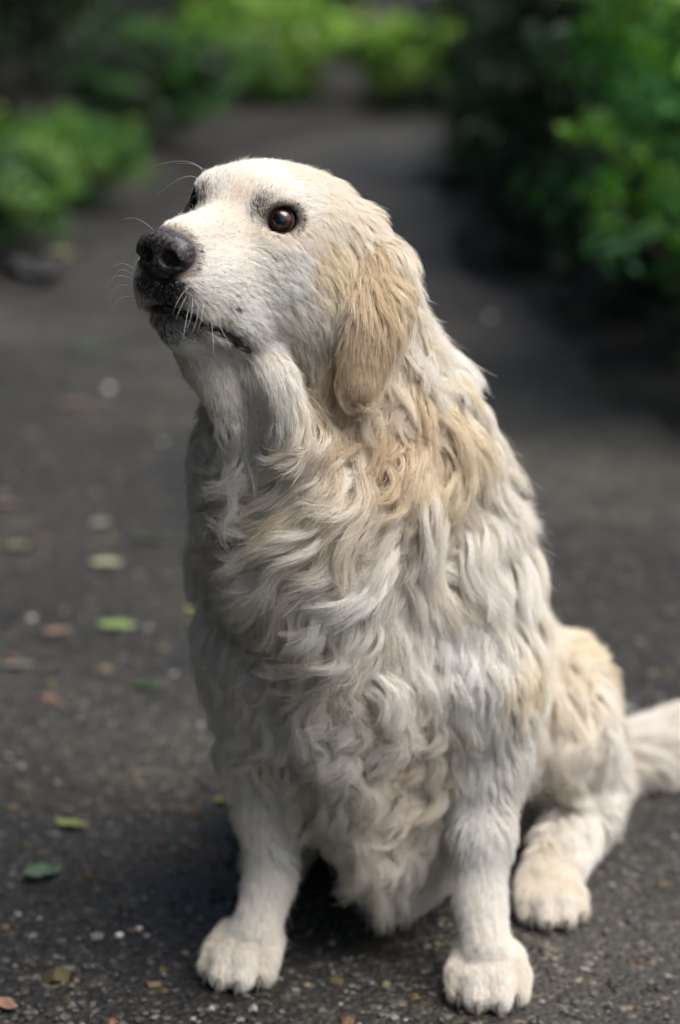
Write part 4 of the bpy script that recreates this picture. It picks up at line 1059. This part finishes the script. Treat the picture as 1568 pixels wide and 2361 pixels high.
# whiskers: root, middle and tip as the photo shows them, each at its own distance
wh = [((318, 690), (275, 690), (252, 742), 1.655), ((316, 668), (272, 660), (250, 705), 1.66), ((312, 650), (272, 636), (246, 662), 1.665), ((312, 628), (285, 608), (250, 622), 1.67), ((318, 640), (280, 622), (258, 650), 1.66),
      ((345, 527), (320, 506), (280, 508), 1.655), ((470, 402), (430, 372), (345, 386), 1.735), ((462, 418), (420, 410), (360, 452), 1.735), ((478, 396), (450, 380), (405, 378), 1.73),
      ((420, 678), (405, 705), (398, 730), 1.615), ((432, 690), (412, 720), (400, 752), 1.612), ((448, 700), (436, 745), (408, 790), 1.612), ((462, 712), (450, 750), (425, 795), 1.615), ((475, 705), (462, 745), (448, 782), 1.618), ((430, 740), (425, 765), (420, 800), 1.612),
      ((490, 770), (492, 800), (488, 830), 1.62), ((452, 648), (430, 668), (405, 690), 1.60), ((520, 770), (528, 792), (530, 806), 1.625)]
wp = np.zeros((len(wh), 9, 3), np.float32)
for i, (a, b, c, Y) in enumerate(wh):
    A0 = np.array(bvh.find_nearest(Vector(P(*a, Y)))[0])
    M0, E0 = P(*b, Y - .008), P(*c, Y - .004)
    for k in range(9):
        t = k / 8
        wp[i, k] = A0 * (1 - t) ** 2 + 2 * t * (1 - t) * (2 * M0 - .5 * A0 - .5 * E0) + t * t * E0
wk = hair_obj("whiskers", wp, np.tile([.75, .74, .72], (len(wh), 1)), np.full(len(wh), .00012), fur_m, dog, .2)
tag(wk, kind='stuff')
# ------------------------------------------------------------------ fallen leaves and pebbles on the path
def litter_leaf(px, py, length, col, label, rz, curl=.25, aspect=.5, zoff=.006, lobes=0):
    c = G(px, py, zoff)
    n = 9
    V, F = [], []
    for i in range(n):
        t = i / (n - 1)
        w = math.sin(math.pi * t ** .8) ** .8 * aspect * (1 + lobes * .22 * math.cos(t * 22))
        for k, s in enumerate((-1, -.5, 0, .5, 1)):
            x, y = (t - .5) * length, s * w * length * .5
            z = curl * length * ((t - .5) ** 2 * 1.2 + .35 * abs(s) * w) + .0015 * math.sin(9 * t + 3 * s)
            V.append((x, y, z))
    for i in range(n - 1):
        for k in range(4):
            a = i * 5 + k
            F.append((a, a + 1, a + 6, a + 5))
    zmin = min(v[2] for v in V)
    g_ = sum(col) / 3; k_ = .50 if col[0] > col[1] * 1.15 else .70; col = tuple(k_ * v + (1 - k_) * g_ for v in col)
    m, nn, ll, bb = new_mat("fallen_leaf")
    nz = nn.new('ShaderNodeTexNoise'); nz.inputs['Scale'].default_value = 60; nz.inputs['Detail'].default_value = 5
    rp = nn.new('ShaderNodeValToRGB'); rp.color_ramp.elements[0].color = (*[v * .55 for v in col], 1); rp.color_ramp.elements[1].color = (*[min(v * 1.35, .9) for v in col], 1)
    tcn = nn.new('ShaderNodeTexCoord'); ll.new(tcn.outputs['Object'], nz.inputs['Vector'])
    ll.new(nz.outputs['Fac'], rp.inputs[0]); ll.new(rp.outputs[0], bb.inputs['Base Color']); bb.inputs['Roughness'].default_value = .5
    o = mesh_obj("fallen_leaf", [(x, y, z - zmin) for x, y, z in V], F, m)
    so = o.modifiers.new("thickness", 'SOLIDIFY'); so.thickness = .0006
    o.location = (c[0], c[1], .002); o.rotation_euler = (0, 0, R(rz))
    tag(o, label, "leaf", "leaves fallen on the path")
    return o
LL = litter_leaf
LL(215, 800, .075, (.10, .20, .03), "bright green fallen leaf on the far path left of the dog's chin", 10)
LL(245, 1295, .048, (.42, .40, .20), "pale yellow-green fallen leaf, palest of those left of the dog", 4, aspect=.62)
LL(270, 1440, .055, (.22, .34, .05), "lime green fallen leaf just below the pale one left of the dog", -6, aspect=.6)
LL(132, 1455, .040, (.32, .14, .06), "orange-brown curled leaf left of the lime green one", 20, .4, .55)
LL(165, 1898, .036, (.26, .30, .02), "yellow-green folded leaf on the dark tarmac at lower left", -12, .5, .42)
LL(98, 2012, .042, (.08, .15, .06), "crumpled blue-green leaf at lower left", 25, .5, .7, lobes=1)
LL(515, 1842, .022, (.36, .32, .02), "tiny yellow leaf close beside the dog's foreleg", 0, .4, .6)
LL(335, 1575, .034, (.045, .085, .02), "dark green leaf half hidden in the tarmac's shade left of the dog", 0, .2, .7)
LL(8, 2312, .034, (.45, .15, .04), "orange leaf cut by the lower left edge of the picture", -35, .4, .5)
LL(40, 1530, .046, (.20, .17, .10), "tan withered leaf by the left edge of the picture", 0, .3, .4)
LL(232, 1204, .032, (.34, .29, .20), "small beige leaf above the pale yellow-green one", 40, .3, .8)
LL(38, 1256, .040, (.20, .21, .10), "olive leaf near the left edge of the picture", 15, .3, .7)
LL(438, 1400, .026, (.30, .30, .04), "small yellow leaf against the dog's shaded flank", 80, .3, .5)
LL(14, 1160, .050, (.24, .09, .04), "reddish-brown leaf at the left edge of the picture", 0, .3, .5)
LL(140, 585, .085, (.40, .40, .14), "pale yellow leaf under the low shrub on the left verge", 0, .2, .9)
LL(355, 1240, .060, (.05, .06, .015), "dark olive leaf behind the dog's shoulder", 5, .2, .5)
LL(1345, 722, .075, (.22, .20, .06), "yellowish leaf by the shrub on the right verge", 10, .2, .6)
LL(180, 930, .075, (.20, .10, .05), "rusty brown leaf on the pale far tarmac", 0, .2, .6)
def pebble(px, py, r, tone, label):
    c = G(px, py, r * .5)
    V, F = uv_sphere(r, 10, 7)
    V = np.array(V) * [1, .8, .6] * (1 + .10 * rng.normal(0, 1, (len(V), 1)))
    o = mesh_obj("pebble", V, F, peb_m)
    o.location = c; o.rotation_euler = (0, 0, rng.uniform(0, 6))
    a = o.data.attributes.new('tone', 'FLOAT_COLOR', 'POINT')
    a.data.foreach_set('color', np.tile([*tone, 1], (len(V), 1)).astype(np.float32).ravel())
    tag(o, label, "pebble", "pale pebbles lying on the path")
peb_m = chip_m
PB = (.75, .74, .72)
pebble(1130, 730, .011, PB, "white pebble on the path right of the dog's neck")
pebble(250, 895, .010, PB, "white pebble on the path left of the dog's throat")
pebble(275, 2156, .0042, PB, "white stone chip, left of the pair near the dog's forepaw")
pebble(322, 2141, .0035, PB, "white stone chip, right of the pair near the dog's forepaw")
pebble(72, 1425, .006, (.45, .44, .42), "grey-white pebble near the orange-brown leaf")
pebble(375, 1020, .007, (.35, .34, .32), "grey pebble on the path left of the dog's throat")
pebble(400, 1555, .0045, (.32, .29, .26), "beige pebble near the dog's shaded flank")
